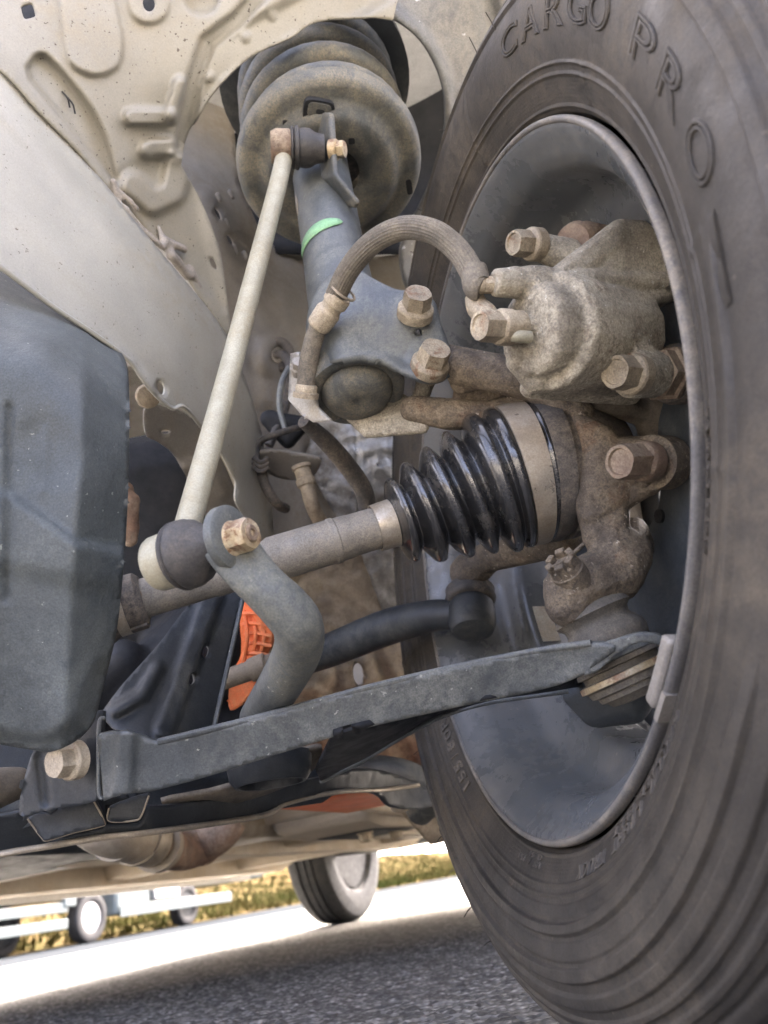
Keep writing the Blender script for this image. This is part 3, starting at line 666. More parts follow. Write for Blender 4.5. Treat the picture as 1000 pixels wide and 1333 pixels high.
# ---- drive shaft
ds = thing('drive_shaft', 'grey drive shaft with ribbed black rubber boot and steel clamp', 'drive shaft', V(500, 690, .465))
A, B = V(508, 682, .462), V(160, 787, .428); sx = (A - B)
def along(t): return B + sx * t
L_ = sx.length
pr = [(0, .0105), (.010, .0105)]
def px2t(x): return (x - 160) / (508 - 160) * L_
shaft_prof = [(px2t(150), .0105), (px2t(172), .0108), (px2t(180), .0112), (px2t(268), .0112), (px2t(274), .0117), (px2t(340), .0117), (px2t(348), .0133), (px2t(426), .0133), (px2t(428), .0138), (px2t(434), .0138), (px2t(436), .0131), (px2t(452), .0130), (px2t(454), .0126), (px2t(490), .0126), (px2t(510), .0126)]
lathe('shaft', B, sx, shaft_prof, 'shaft_steel', ds, 40, False, 25)
lathe('inner_boot', B, sx, [(px2t(120), .0215), (px2t(140), .0190), (px2t(152), .0160), (px2t(180), .0155), (px2t(186), .0125)], 'rubber_dusty', ds, 40, False, 30)
lathe('inner_clamp', B, sx, [(px2t(150), .0163), (px2t(150), .0172), (px2t(163), .0172), (px2t(163), .0163)], 'clamp_steel', ds, 40, True, 30)
for k in range(5):
    ax, u, v = frame(sx); t = k * .5 + 3.2; box('clamp_lug', B + ax * px2t(172) + (u * math.cos(t) + v * math.sin(t)) * .0158, (u * math.cos(t) + v * math.sin(t)) * .001, (-u * math.sin(t) + v * math.cos(t)) * .003, ax * .005, 'rubber_dusty', ds, .0005)
lathe('small_clamp', along(1.0), sx, [(-.0095, .0134), (-.0095, .0142), (.002, .0148), (.002, .0140)], 'clamp_steel', ds, 40, True, 30)
# bent boot: rings along a curve that turns from the shaft's line to the wheel's axle line
E0 = V(742, 610, .470)
cA, cB = A, E0; tA = sx.normalized(); tB = WN
def boot_c(t):
    a = np.array(cA); d = np.array(cB); ln_ = (cB - cA).length
    b = a + np.array(tA) * ln_ * .38; c = d - np.array(tB) * ln_ * .38
    p = (1 - t) ** 3 * a + 3 * (1 - t) ** 2 * t * b + 3 * (1 - t) * t * t * c + t ** 3 * d
    q = 3 * (1 - t) ** 2 * (b - a) + 6 * (1 - t) * t * (c - b) + 3 * t * t * (d - c)
    return Vector(p), Vector(q).normalized()
def bent_lathe(name, prof, m, parent, seg=72, ang=60):
    vs, fs = [], []
    for (t, r) in prof:
        p, q = boot_c(t); a, u, v = frame(q, UT)
        for k in range(seg):
            x = 2 * math.pi * k / seg; vs.append(p + (u * math.cos(x) + v * math.sin(x)) * r)
    n = len(prof)
    for i in range(n - 1):
        for k in range(seg): fs.append((i * seg + k, i * seg + (k + 1) % seg, (i + 1) * seg + (k + 1) % seg, (i + 1) * seg + k))
    fs.append(list(range(seg))); fs.append([(n - 1) * seg + k for k in range(seg)])
    return finish(mk(name, vs, fs, m, parent), ang)
def pleats():
    # (t, radius) peaks and valleys of the bellows, small end first
    key = [(-.03, .0138), (.015, .0140), (.028, .0190), (.042, .0250), (.068, .0266), (.088, .0232), (.105, .0205), (.128, .0255), (.152, .0312), (.186, .0322), (.210, .0280), (.232, .0238), (.256, .0295), (.288, .0352), (.325, .0360), (.350, .0312), (.372, .0272), (.393, .0330), (.422, .0392), (.455, .0396),
           (.480, .0345), (.505, .0315), (.530, .0390), (.560, .0436), (.600, .0440), (.620, .0405), (.635, .0398), (.650, .0434), (.680, .0440), (.692, .0424), (.70, .0420), (.80, .0424), (.82, .0430), (.86, .0430)]
    Q = spline([list(k) for k in key], 5); return [(q[0], q[1]) for q in Q]
bent_lathe('boot', pleats(), 'rubber_boot', ds, 80, 80)
bent_lathe('boot_clamp', [(.695, .0428), (.695, .0441), (.80, .0441), (.80, .0428)], 'clamp_steel', ds, 80, 30)
bent_lathe('joint_housing', [(.80, .0415), (.84, .0440), (.90, .0440), (.905, .0418), (.95, .0415), (.955, .0435), (1.0, .0430), (1.06, .0400), (1.15, .035)], 'rubber_dusty', ds, 80, 30)

# ---- caliper
cal = thing('brake_caliper', 'dusty tan cast brake caliper bolted in front of the brake disc', 'brake caliper', V(760, 500, .40))
H = [drum(V(702, 430, .386), V(730, 430, .392), .0235, .006), drum(V(716, 432, .3905), V(800, 440, .428), .0305, .004), [S(704, 392, .392, 30), S(704, 452, .392, 30), S(742, 420, .396, 45)],          # piston housing
     [S(735, 372, .398, 26), S(806, 312, .412, 22), S(836, 306, .415, 16), S(864, 338, .421, 15), S(872, 378, .423, 14), S(812, 405, .412, 20), S(750, 400, .400, 34)],   # bridge web
     [S(728, 366, .391, 20), S(806, 300, .408, 15), S(834, 300, .412, 13)],
     [S(834, 300, .412, 13), S(868, 334, .420, 12), S(878, 382, .424, 11)],
     [S(748, 368, .388, 17), S(800, 364, .401, 14), S(876, 366, .416, 10)],
     [S(765, 402, .390, 20), S(805, 404, .402, 12), S(876, 384, .420, 8)],
     [S(760, 425, .392, 30), S(800, 432, .398, 24), S(836, 470, .403, 24)],
     drum(V(822, 487, .394), V(850, 487, .406), .0126, .0018),                                                       # lower ear
     drum(V(646, 368, .383), V(672, 368, .386), .0070, .0016, 12, .0082), [S(668, 368, .386, 19), S(690, 368, .388, 22), S(705, 372, .39, 26)],                                 # bleeder boss
     [S(678, 425, .380, 12), S(706, 425, .386, 18)],
     [S(690, 478, .388, 12), S(684, 456, .386, 10)], [S(672, 452, .388, 12), S(700, 470, .39, 24)],
     [S(676, 470, .392, 18), S(700, 492, .396, 22), S(800, 492, .42, 24)], [S(690, 505, .412, 14), S(790, 505, .428, 18), S(820, 512, .435, 16)],
     [S(690, 318, .416, 17), S(740, 328, .418, 18), S(765, 350, .414, 18)], [S(690, 316, .416, 17), S(680, 318, .414, 16)],
     [S(700, 362, .3775, 2.2), S(716, 380, .3765, 2.2)], [S(697, 374, .378, 2.6), S(703, 390, .377, 2.6), S(697, 392, .378, 2.2)], [S(688, 388, .379, 2.2), S(698, 396, .378, 2.4)]]
cast('casting', H, 'caliper_cast', cal, .0010, 2, .0009)
hexhead('bolt', V(824, 487, .3905), V(800, 484, .3815), 41 * .384 / F, 'zinc_bolt', cal, 1.18, True, .2)
hexhead('bolt', V(694, 318, .412), V(668, 316, .405), 30 * .408 / F, 'zinc_bolt', cal, 1.25, True, .2)
lathe('guide_pin_nut', V(852, 486, .405), V(890, 488, .424) - V(852, 486, .405), [(0, .0135), (.008, .0135), (.009, .0155), (.012, .0155), (.013, .0140), (.020, .0140), (.022, .0120), (.05, .0120)], 'rusty_bolt', cal, 6, False, 20)
lathe('guide_pin_boot', V(872, 487, .415), V(890, 488, .424) - V(872, 487, .415), [(0, .0150), (.004, .0165), (.008, .0150), (.012, .0165), (.016, .0150), (.03, .0150)], 'rubber_dusty', cal, 32)
lathe('guide_pin', V(745, 318, .425), V(790, 318, .45) - V(745, 318, .425), [(0, .011), (.004, .0125), (.008, .011), (.012, .0125), (.03, .011)], 'rusty_bolt', cal, 24)
tube('locating_pin', [V(664, 437, .375), V(676, 438, .374), V(690, 439, .376)], [.0027, .0031, .0031], 'link_rod', cal, 14, 5)
hexhead('banjo_bolt', V(655, 426, .378), V(624, 424, .370), 36 * .374 / F, 'zinc_bolt', cal, 1.16, True, .25)
lathe('banjo_fitting', V(650, 426, .377), V(685, 426, .383) - V(650, 426, .377), [(0, .0076), (.001, .0082), (.0125, .0082), (.0135, .0074)], 'zinc_bolt', cal, 32)
br = cast('caliper_bracket', [[S(880, 470, .445, 26), S(895, 520, .45, 26), S(850, 545, .46, 24)], [S(850, 545, .46, 24), S(870, 600, .46, 30)], [S(780, 520, .45, 18), S(850, 540, .46, 20)], [S(850, 545, .46, 20), S(810, 440, .47, 26)], [S(810, 440, .47, 26), S(800, 330, .465, 22)], [S(760, 315, .45, 16), S(800, 330, .465, 22)]], 'dirty_casting', cal, .002, 4)

# ---- brake hose
bh = thing('brake_hose', 'ribbed grey brown brake hose arching from strut to caliper', 'brake hose', V(400, 505, .47))
hp = [V(437, 385, .440), V(455, 350, .428), V(485, 316, .415), V(525, 297, .404), V(565, 302, .396), (V(595, 325, .392)), V(613, 352, .388), V(621, 372, .385)]
tube('hose', hp, .0060, 'hose_rubber', bh, 72, 10, True, ripple=(24, .035))
hq = [V(398, 505, .462), V(402, 470, .458), V(412, 432, .452), V(424, 412, .447)]
tube('hose', hq, .0056, 'hose_rubber', bh, 24, 8)
c0, c1 = V(414, 425, .4505), V(446, 380, .438)
lathe('crimp_sleeve', c0, c1 - c0, [(0, .0066), (.001, .0072), (.011, .0076), (.0125, .0070), (.0135, .0062), (.016, .0062), (.0175, .0074), (.022, .0074), (.0235, .0066)], 'zinc_bolt', bh, 32, False, 25)
lathe('retaining_ring', V(446, 380, .438), c1 - c0, [(0, .0072), (0, .0084), (.0012, .0084), (.0012, .0072)], 'clamp_steel', bh, 32, True)
tube('hose_end', [V(617, 350, .388), V(621, 372, .385), V(628, 376, .384)], [.0066, .0072, .0060], 'hose_rubber', bh, 24, 6)
hexhead('end_nut', V(626, 371, .384), V(642, 371, .385), 20 * .385 / F, 'zinc_bolt', bh, 1.0, False)
tube('end_stub', [V(640, 371, .385), V(652, 370, .386)], .0028, 'zinc_bolt', bh, 16, 2)
tube('lower_hose', [V(617, 386, .392), V(622, 400, .390), V(632, 410, .386), V(640, 422, .382)], [.0048, .0058, .0062, .006], 'zinc_bolt', bh, 20, 6)
sheet('hose_bracket', [(378, 460), (388, 458), (392, 478), (408, 506), (412, 530), (430, 548), (408, 550), (392, 540), (375, 520)], [(378, 460, .472), (412, 530, .466), (408, 550, .47)], 'galv_steel', bh, step=4, thick=.0025)
lathe('grommet', V(398, 518, .463), V(402, 470, .458) - V(398, 518, .463), [(0, .0078), (.003, .0078), (.0035, .0066), (.007, .0066), (.008, .0058)], 'zinc_bolt', bh, 32)
hexhead('bracket_bolt', V(388, 480, .466), V(388, 470, .460), .0066, 'balance_lead', bh, 1.15, False)
tube('brake_pipe', [V(395, 548, .50), V(425, 575, .52), V(455, 610, .54), V(474, 640, .55), V(480, 675, .56)], [.0045, .0062, .0066, .0066, .0066], 'rubber_dusty', bh, 16, 8)

# ================================================================== STRUT, LINK, BAR, ARM, TIE ROD
strut = thing('suspension_strut', 'grey suspension strut with coil spring and green paint mark', 'strut', V(465, 530, .48))
s0, s1 = V(463, 497, .478), V(420, 240, .600); sa_ = s1 - s0; SL = sa_.length
ax, su, sv = frame(sa_)
ys = lambda y: (497 - y) / (497 - 240) * SL
lathe('tube', s0, sa_, [(-.004, .0250), (.05, .0250), (.056, .0232), (ys(395), .0232), (ys(345), .0226), (ys(150), .0226)], 'strut_paint', strut, 56, False, 30)
lathe('end_cap', s0, sa_, [(.012, .0300), (-.004, .0302), (-.0090, .0292), (-.0100, .0250), (-.0085, .0222), (-.0105, .0215), (-.0150, .0188), (-.0180, .0135), (-.0195, .0070), (-.0187, .0048), (-.0185, .0005)], 'seat_paint', strut, 64, False, 50)
sc = V(431, 212, .622); spc = V(431, 222, .612)
lathe('spring_seat', spc, sa_, [(-.006, .022), (-.011, .027), (-.0125, .034), (-.0122, .045), (-.0105, .0505), (-.0035, .0555), (-.0025, .0600), (-.0030, .0660), (-.0010, .0712), (.003, .0733), (.011, .0740), (.012, .0725), (.004, .0712), (.002, .066), (.002, .056), (-.008, .048), (-.009, .030), (-.004, .024)], 'seat_paint', strut, 96, True, 45)
def seat_patch(px, py, wp, hp_, ang, m, lift=.0012, name='seat_slot_shade'):
    # small patches on the seat's face; black ones imitate shade in openings
    a, u, v = frame(sa_); o0_ = spc + a * (-.0028 - lift); vs = []; ray = V(px, py, 1.) - CAMP
    p = CAMP + ray * ((o0_ - CAMP).dot(a) / ray.dot(a)); ux = (V(px + 1, py, .6) - V(px, py, .6)); ux = (ux - a * ux.dot(a)).normalized(); uy = a.cross(ux)
    for t_ in (0, 1):
        for q in rect(0, 0, wp * .6 / F, hp_ * .6 / F, ang, .5): vs.append(p + ux * q[0] - uy * q[1] + a * (.005 * t_))
    n = 20; fs = [list(range(n)), list(range(2 * n - 1, n - 1, -1))] + [(i, (i + 1) % n, n + (i + 1) % n, n + i) for i in range(n)]
    return finish(mk(name, vs, fs, m, strut), 30)
seat_patch(533, 244, 8, 22, 8, 'void_black', .0008); seat_patch(373, 162, 9, 9, 0, 'void_black', .0025); seat_patch(458, 184, 8, 8, 0, 'void_black', .0102)
seat_patch(415, 146, 38, 28, -14, 'void_black', .0055, 'seat_window_shade'); seat_patch(416, 145, 29, 19, -14, 'seat_paint', .0063, 'seat_tab'); seat_patch(417, 146, 10, 6, -14, 'void_black', .0070)
def coil():
    pts = []; a, u, v = frame(sa_)
    for k in range(150):
        t = 2 * math.pi * k / 36 + 2.2; z = .014 + .032 * k / 36
        pts.append(spc + a * z + (u * math.cos(t) + v * math.sin(t)) * (.061 if k > 6 else .059))
    return tube('coil_spring', pts, .0088, 'seat_paint', strut, 14, 1)
coil()
lathe('upper_mount', spc, sa_, [(.13, .07), (.134, .085), (.15, .085), (.16, .05)], 'black_paint', strut, 48)
lathe('bump_stop', spc, sa_, [(.02, .03), (.05, .033), (.06, .028), (.09, .032), (.13, .03)], 'rubber_dusty', strut, 32)
def on_tube(name, y0, y1, a0, a1, m, r=.0229, nn=14, cur=0.):
    """thin patch lying on the strut tube"""
    cd = (CAMP - s0); cd = (cd - ax * cd.dot(ax)).normalized(); sd_ = ax.cross(cd); vs = []; fs = []
    for i in range(nn + 1):
        a = math.radians(a0 + (a1 - a0) * i / nn)
        e = math.sin(math.pi * i / nn) ** .4
        for q in (-.5, .5):
            y = (y0 + y1) / 2 + q * (y1 - y0) * e + cur * (i / nn - .5)
            vs.append(s0 + ax * ys(y) + (cd * math.cos(a) + sd_ * math.sin(a)) * r)
    fs = [(2 * i, 2 * i + 1, 2 * i + 3, 2 * i + 2) for i in range(nn)]
    o = mk(name, vs, fs, m, strut); finish(o); s = o.modifiers.new('t', 'SOLIDIFY'); s.thickness = .0003; s.offset = 1; return o
on_tube('paint_mark', 335, 349, -85, 25, 'green_paint', .0231, 20, -8)
on_tube('sticker', 262, 296, -78, -62, 'label_paper', .0229, 3)
# knuckle bracket: wraps the tube, then runs flat to the two bolts
bracket_poly = sm([(402, 470), (398, 430), (404, 395), (425, 362), (455, 345), (482, 360), (515, 376), (545, 380), (566, 392), (574, 420)], 5) + sm([(574, 420), (588, 460), (588, 488), (560, 497), (530, 492), (505, 474), (488, 466), (470, 463), (440, 468), (418, 482), (406, 505)], 5)
bracket_dep = [(402, 470, .478), (404, 395, .482), (425, 430, .458), (450, 430, .4515), (455, 360, .470), (475, 440, .4515), (480, 375, .466), (510, 425, .4535), (540, 395, .458), (570, 395, .462), (585, 470, .4555), (550, 480, .452), (500, 468, .4505), (470, 464, .447), (425, 485, .454), (411, 505, .470)]
sheet('bracket', bracket_poly, bracket_dep, 'strut_paint', strut, rel=[('line', [(440, 470), (500, 470), (545, 492)], 3, 9, .004), ('disc', 541, 402, 25, 5, .0012), ('disc', 561, 472, 28, 5, .0012)], holes=[oval(545, 433, 6, 5)], step=5, thick=.005)
cast('bracket_rear', [[S(472, 552, .486, 8), S(478, 565, .484, 6), S(552, 558, .476, 7), S(556, 540, .480, 6), S(520, 520, .49, 10), S(450, 530, .495, 12)], [S(530, 400, .485, 14), S(560, 480, .48, 14), S(440, 440, .50, 20)], [S(560, 480, .49, 14), S(540, 540, .49, 10)]], 'caliper_cast', strut, .0015, 3)
hexhead('bolt', V(541, 404, .4535), V(545, 381, .444), 33 * .448 / F, 'zinc_bolt', strut, 1.26, False, .15)
hexhead('bolt', V(560, 475, .4495), V(568, 453, .440), 37 * .444 / F, 'zinc_bolt', strut, 1.20, False, .35)
# tab on the strut that carries the link
cast('link_bracket', [[S(416, 150, .575, 4), S(431, 152, .556, 5), S(422, 232, .568, 4), S(437, 228, .548, 4)], [S(422, 232, .568, 4), S(437, 228, .548, 4), S(463, 268, .548, 3), S(446, 264, .564, 4), S(466, 263, .543, 3)]], 'seat_paint', strut, .0012, 2)

# ---- stabiliser link
lk = thing('stabilizer_link', 'pale slim stabilizer link rod joining strut and stabilizer bar', 'link rod', V(225, 730, .34))
tube('rod', [V(370, 205, .548), V(357, 260, .522), V(300, 480, .425), V(243, 690, .350)], .0062, 'link_rod', lk, 24, 8)
u0, u1 = V(360, 192, .550), V(440, 194, .556)
lathe('upper_cup', u0, u1 - u0, [(-.004, .0010), (-.004, .0105), (.000, .0125), (.009, .0125), (.011, .0115)], 'rusty_bolt', lk, 40, False, 30)
lathe('upper_boot', u0, u1 - u0, [(.010, .0115), (.0105, .0142), (.0115, .0145), (.0125, .0128), (.0135, .0145), (.0155, .0148), (.0165, .0128), (.020, .0135), (.024, .0130), (.028, .0105), (.034, .0095)], 'rubber_black', lk, 40, False, 60)
hexhead('upper_nut', V(437, 195, .553), V(449, 194, .551), 19 * .55 / F, 'yellow_zinc', lk, 1.2, False)
l0, l1 = V(203, 735, .345), V(300, 702, .331)
lathe('lower_cup', l0, l1 - l0, [(-.001, .0005), (-.001, .0102), (.0003, .0119), (.002, .0126), (.0120, .0129), (.0130, .0122)], 'link_rod', lk, 48, False, 50)
lathe('lower_boot', l0, l1 - l0, [(.0125, .0125), (.0128, .0152), (.0142, .0158), (.0150, .0147), (.0158, .0155), (.0172, .0157), (.0200, .0154), (.0205, .0150), (.0235, .0142), (.0240, .0136), (.0265, .0120), (.0290, .0095), (.033, .0085)], 'rubber_black', lk, 56, False, 60)
n0, n1 = V(300, 702, .331), V(327, 694, .326)
hexhead('lower_nut', n0, n1, 39 * .328 / F, 'yellow_zinc', lk, 1.10, False, .4)
lathe('stud', n0, n1 - n0, [(.006, .0038), ((n1 - n0).length + .0006, .0038), ((n1 - n0).length + .0012, .0032), ((n1 - n0).length + .0012, .0018), ((n1 - n0).length - .001, .0016), ((n1 - n0).length - .001, .0001)], 'rusty_bolt', lk, 32, False, 30)

# ---- stabiliser bar
sb = thing('stabilizer_bar', 'thick dark grey bent stabilizer bar under the drive shaft', 'stabilizer bar', V(350, 910, .38))
bar_pts = [V(283, 690, .3345), V(296, 705, .3340), V(318, 735, .333), V(345, 765, .334), V(372, 792, .337), V(388, 815, .341), V(388, 845, .356), V(371, 880, .380), V(350, 915, .408), V(338, 935, .425)]
tube('bar', bar_pts, [.0062, .0098, .0104, .0108, .0111, .0113, .0113, .0112, .0112, .0112], 'bar_paint', sb, 28, 10,
     flat=[(1.2, .35), (1.25, .36), (1.15, .42), (1.0, .8), (1, 1), (1, 1), (1, 1), (1, 1), (1, 1), (1, 1)])
e0 = V(298, 700, .3325); ea = (n1 - n0)
lathe('eye', e0, ea, [(-.0032, .0045), (-.0032, .0125), (-.002, .0142), (.002, .0142), (.0032, .0125), (.0032, .0045)], 'bar_paint', sb, 40, True, 50)

# ---- lower control arm
ca = thing('lower_control_arm', 'long dark grey lower control arm running to the wheel', 'control arm', V(400, 980, .40))
top = sm([(128, 958), (150, 953), (175, 954), (205, 966), (240, 958), (300, 944), (400, 918), (480, 896), (600, 868), (700, 848), (740, 841), (780, 838), (800, 842)], 4)
bot = sm([(800, 848), (772, 868), (753, 881), (709, 897), (608, 918), (480, 947), (400, 970), (330, 992), (280, 1008), (230, 1022), (192, 1031), (160, 1034), (135, 1043)], 4)
adep = [(128, 1000, .372), (170, 960, .372), (150, 1035, .372), (205, 990, .376), (400, 945, .384), (600, 893, .396), (700, 868, .396), (740, 860, .391), (770, 852, .383), (800, 845, .375)]
sheet('web', top + bot, adep, 'arm_paint', ca, rel=[('line', [(165, 950), (158, 1040)], 6, 14, .004), ('wave', .0008, 60, 25, 1.)], step=6, thick=.004)
# lower flange running rearward from the web's lower edge, coloured black for underside shade
fdep = [(192, 1031, .378), (330, 992, .384), (400, 970, .386), (480, 947, .390), (608, 918, .413), (709, 897, .420), (753, 881, .424), (740, 899, .44), (600, 925, .45), (520, 962, .47), (418, 1017, .50), (300, 1015, .43)]
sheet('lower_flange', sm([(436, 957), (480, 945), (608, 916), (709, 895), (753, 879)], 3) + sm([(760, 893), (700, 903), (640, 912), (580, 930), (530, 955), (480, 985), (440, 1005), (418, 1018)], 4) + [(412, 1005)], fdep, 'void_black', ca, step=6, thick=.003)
tube('flange_edge', [V(740, 900, .440), V(640, 914, .448), (V(580, 931, .452)), V(530, 956, .467), V(480, 986, .484), V(418, 1018, .50)], .0014, 'arm_paint', ca, 8, 8)
tube('web_edge', [V(x, y - 1, float(tps(adep)(np.array(x), np.array(y))) + .0015) for x, y in [(206, 967), (300, 944), (400, 918), (480, 896), (600, 868), (700, 848), (770, 838)]], .0018, 'arm_paint', ca, 8, 5)
lathe('bushing_cup', V(350, 985, .46), Vector((0, 0, -1)), [(0, .026), (.012, .024), (.016, .021), (.016, .019), (.010, .018), (0, .016)], 'black_paint', ca, 48, True, 40)
sheet('rear_leg', sm([(210, 1045), (300, 1025), (380, 985), (420, 975), (400, 1010), (330, 1040), (260, 1052)], 4, True), [(210, 1045, .45), (420, 975, .46), (330, 1040, .50)], 'dirty_casting', ca, rel=[('line', [(290, 1012), (400, 998)], 10, 10, .006)], step=7, thick=.003)
# ball joint: boot, plate with ring, cap
j0, j1 = V(772, 800, .417), V(820, 890, .405); ja = j1 - j0; JL = ja.length
lathe('ball_joint_boot', j0, ja, [(-.006, .0150), (-.003, .0205), (.000, .0215), (.003, .0185), (.006, .0178), (.009, .0200), (.012, .0225), (.015, .0230), (.020, .0220), (.028, .0190)], 'hose_rubber', ca, 56, False, 60)
lathe('ball_joint_plate', j0, ja, [(0.0210, .004), (0.0210, .0225), (0.0230, .0235), (0.0260, .0235), (0.0270, .0225)], 'arm_paint', ca, 56, False, 40)
lathe('ball_joint_housing', j0, ja, [(.0150, .0195), (.0262, .0205), (.0265, .0236), (.0290, .0240), (.0296, .0212), (.0325, .0212), (.0330, .0240), (.0365, .0240), (.0375, .0222), (.0405, .0214), (.0412, .0188), (.0440, .0180), (.0450, .0155), (.0475, .0130), (.0485, .0060), (.0485, .0005)], 'hose_rubber', ca, 64, False, 30)
lathe('retaining_ring', j0, ja, [(.0330, .0242), (.0334, .0252), (.0362, .0252), (.0366, .0242)], 'yellow_zinc', ca, 64, True, 40)
sheet('arm_tip', sm([(770, 842), (800, 832), (835, 824), (862, 828), (862, 840), (835, 836), (805, 850), (780, 872), (760, 880)], 4), [(770, 850, .3845), (862, 832, .372), (805, 848, .3765), (760, 880, .388)], 'arm_paint', ca, step=4, thick=.006)

# ---- tie rod
tr = thing('tie_rod', 'dark tie rod end behind the drive shaft boot', 'tie rod', V(615, 800, .56))
tube('rod', [V(380, 862, .66), V(430, 846, .645), V(500, 818, .615), V(555, 803, .585), V(590, 800, .57), V(618, 800, .56)], [.0135, .0142, .0145, .0125, .0115, .0125], 'black_paint', tr, 24, 8)
lathe('joint_housing', V(616, 822, .552), V(612, 770, .575) - V(616, 822, .552), [(-.001, .0005), (-.001, .0120), (.0005, .0148), (.004, .0165), (.007, .0172), (.018, .0174), (.022, .0166), (.0225, .0150), (.028, .0140)], 'black_paint', tr, 40, False, 35)
lathe('joint_boot', V(613, 785, .568), V(611, 752, .585) - V(613, 785, .568), [(0, .0165), (.004, .0190), (.009, .0175), (.011, .0185), (.017, .0140), (.03, .011)], 'rubber_dusty', tr, 40, False, 60)
cast('steering_arm', [[S(610, 745, .575, 26), S(640, 722, .56, 20)], [S(640, 725, .56, 20), S(740, 700, .49, 24)]], 'cast_iron', tr, .002, 4)

# ================================================================== BODY PANELS AROUND THE WHEEL
# apron: pressed inner panel, upper left
apron = props(sheet('inner_fender_apron', [(-40, -40), (480, -40), (520, -10), (512, 26)] + sm([(512, 26), (470, 22), (412, 29), (378, 48), (330, 72), (292, 103), (262, 142), (243, 180), (236, 215)], 5) +
    sm([(236, 215), (262, 262), (284, 318), (292, 360), (300, 420)], 4) + sm([(300, 440), (268, 398), (238, 352), (208, 318), (170, 272), (145, 250), (100, 196), (50, 145), (10, 100), (-40, 62)], 4),
    [(-40, -40, .48), (-40, 60, .455), (150, 250, .53), (240, 215, .575), (300, 430, .62), (300, 95, .555), (420, 25, .562), (510, 20, .575), (500, -40, .57), (200, 0, .53), (100, 100, .50)],
    'body_paint',
    rel=[('poly', sm([(70, -60), (84, 60), (100, 90), (130, 98), (155, 85), (160, 50), (150, 0), (145, -60)], 4), 5, .005),
         ('poly', sm([(35, 88), (48, 72), (66, 78), (110, 130), (135, 175), (150, 232), (138, 226), (90, 165), (40, 105)], 4), 9, -.009),
         ('line', [(172, 152), (220, 152)], 8, 5, .009), ('line', [(222, 150), (234, 108)], 5, 5, .009), ('line', [(194, 194), (220, 191)], 9, 5, .008),
         ('disc', 194, 4, 24, 6, .004), ('disc', 262, -4, 18, 8, -.008), ('line', [(350, -20), (310, 25), (270, 55), (252, 110), (238, 190)], 5, 9, -.008),
         ('poly', [(240, 185), (275, 60), (330, 25), (420, -20), (520, -10), (470, 20), (380, 48), (292, 103), (262, 142)], 16, -.006),
         ('disc', 320, 47, 5, 3, .002), ('disc', 272, 100, 5, 3, .002), ('disc', 355, 20, 4, 3, .002),
         ('line', [(175, 240), (200, 262), (225, 250), (233, 215)], 10, 14, .008), ('poly', [(150, 232), (200, 200), (240, 215), (262, 262), (290, 400), (240, 350), (170, 272)], 24, -.004)],
    holes=[rect(37, 14, 17, 20, -15, .4), oval(194, 4, 8, 11, -5), oval(278, 343, 3, 8, -28)], step=4, thick=.0016), 'beige pressed metal apron panel with ribs and holes above the strut', 'metal panel')
for x, y, s_ in ((84, 128, 1), (91, 136, 1.05)):
    tube('stamp_mark', [V(x - 3, y - 9, .5005), V(x + 4, y, .5015), V(x + 7, y + 12, .5030)], .0006, 'ink', apron, 6, 5)
sheet('apron_shade_backing', [(-60, -60), (330, -60), (330, 60), (-60, 60)], [(-60, -60, .53), (330, -60, .60), (330, 60, .62), (-60, 60, .50)], 'void_black', apron, step=20, thick=.002)  # black sheet added to keep the apron holes dark and block light leaks
# lumpy seam sealer in the joint between the apron and the rail
cast('seam_sealer', [[S(148, 236, 0.527, 5), S(152, 262, 0.532, 5)], [S(158, 250, 0.532, 4), S(178, 272, 0.542, 5)], [S(160, 268, 0.532, 4), S(185, 300, 0.547, 5)], [S(185, 300, 0.547, 6), S(212, 322, 0.562, 5)],
    [S(206, 295, 0.567, 4), S(214, 318, 0.567, 6)], [S(214, 312, 0.567, 6), S(240, 325, 0.582, 5)], [S(222, 332, 0.572, 7), S(246, 360, 0.592, 6)], [S(246, 350, 0.592, 6), S(282, 420, 0.622, 5)]], 'sealer', apron, .0018, 2, .003)

rail = props(sheet('side_rail', sm([(-40, 52), (10, 98), (60, 148), (102, 197), (146, 250), (185, 298), (220, 340), (274, 405), (300, 446), (322, 500), (340, 560), (352, 640), (358, 720)], 4) + [(330, 700), (318, 672)] +
    sm([(318, 672), (307, 650), (307, 622), (288, 588), (266, 560), (245, 535), (236, 529), (224, 531), (202, 513), (184, 491), (169, 470), (126, 437), (72, 401), (0, 347), (-40, 318)], 4),
    [(-40, 52, .452), (-40, 318, .41), (60, 148, .49), (72, 401, .45), (146, 250, .525), (169, 470, .495), (224, 531, .53), (274, 405, .60), (322, 500, .645), (288, 588, .59), (352, 640, .69), (318, 672, .63), (120, 320, .49)],
    'rail_paint', rel=[('line', [(-60, 70), (50, 190), (110, 260), (190, 345), (260, 430), (300, 500), (350, 620)], 5, 16, .0034), ('line', [(-60, 190), (70, 320), (150, 400), (230, 490), (290, 570)], 6, 18, .0022), ('line', [(-40, 322), (0, 350), (72, 404), (126, 440), (169, 472), (200, 512)], 5, 6, .005)],
    holes=[oval(210, 504, 5, 10, -15)], step=6, thick=.0018), 'pale grey curved body rail sweeping down past the black cover', 'body rail')
tube('flange_lip', [V(x, y, d) for x, y, d in [(-40, 318, .407), (0, 347, .418), (72, 401, .447), (126, 437, .471), (169, 470, .492), (184, 491, .502), (202, 513, .514), (224, 531, .527), (240, 530, .534), (266, 560, .563), (288, 588, .588), (306, 622, .612)]], .0016, 'rail_paint', rail, 8, 6)
lathe('clip', V(190, 514, .56), V(196, 518, .54) - V(190, 514, .56), [(0, .007), (.01, .009), (.014, .008), (.016, .004), (.016, .0005)], 'mud_panel', rail, 24)
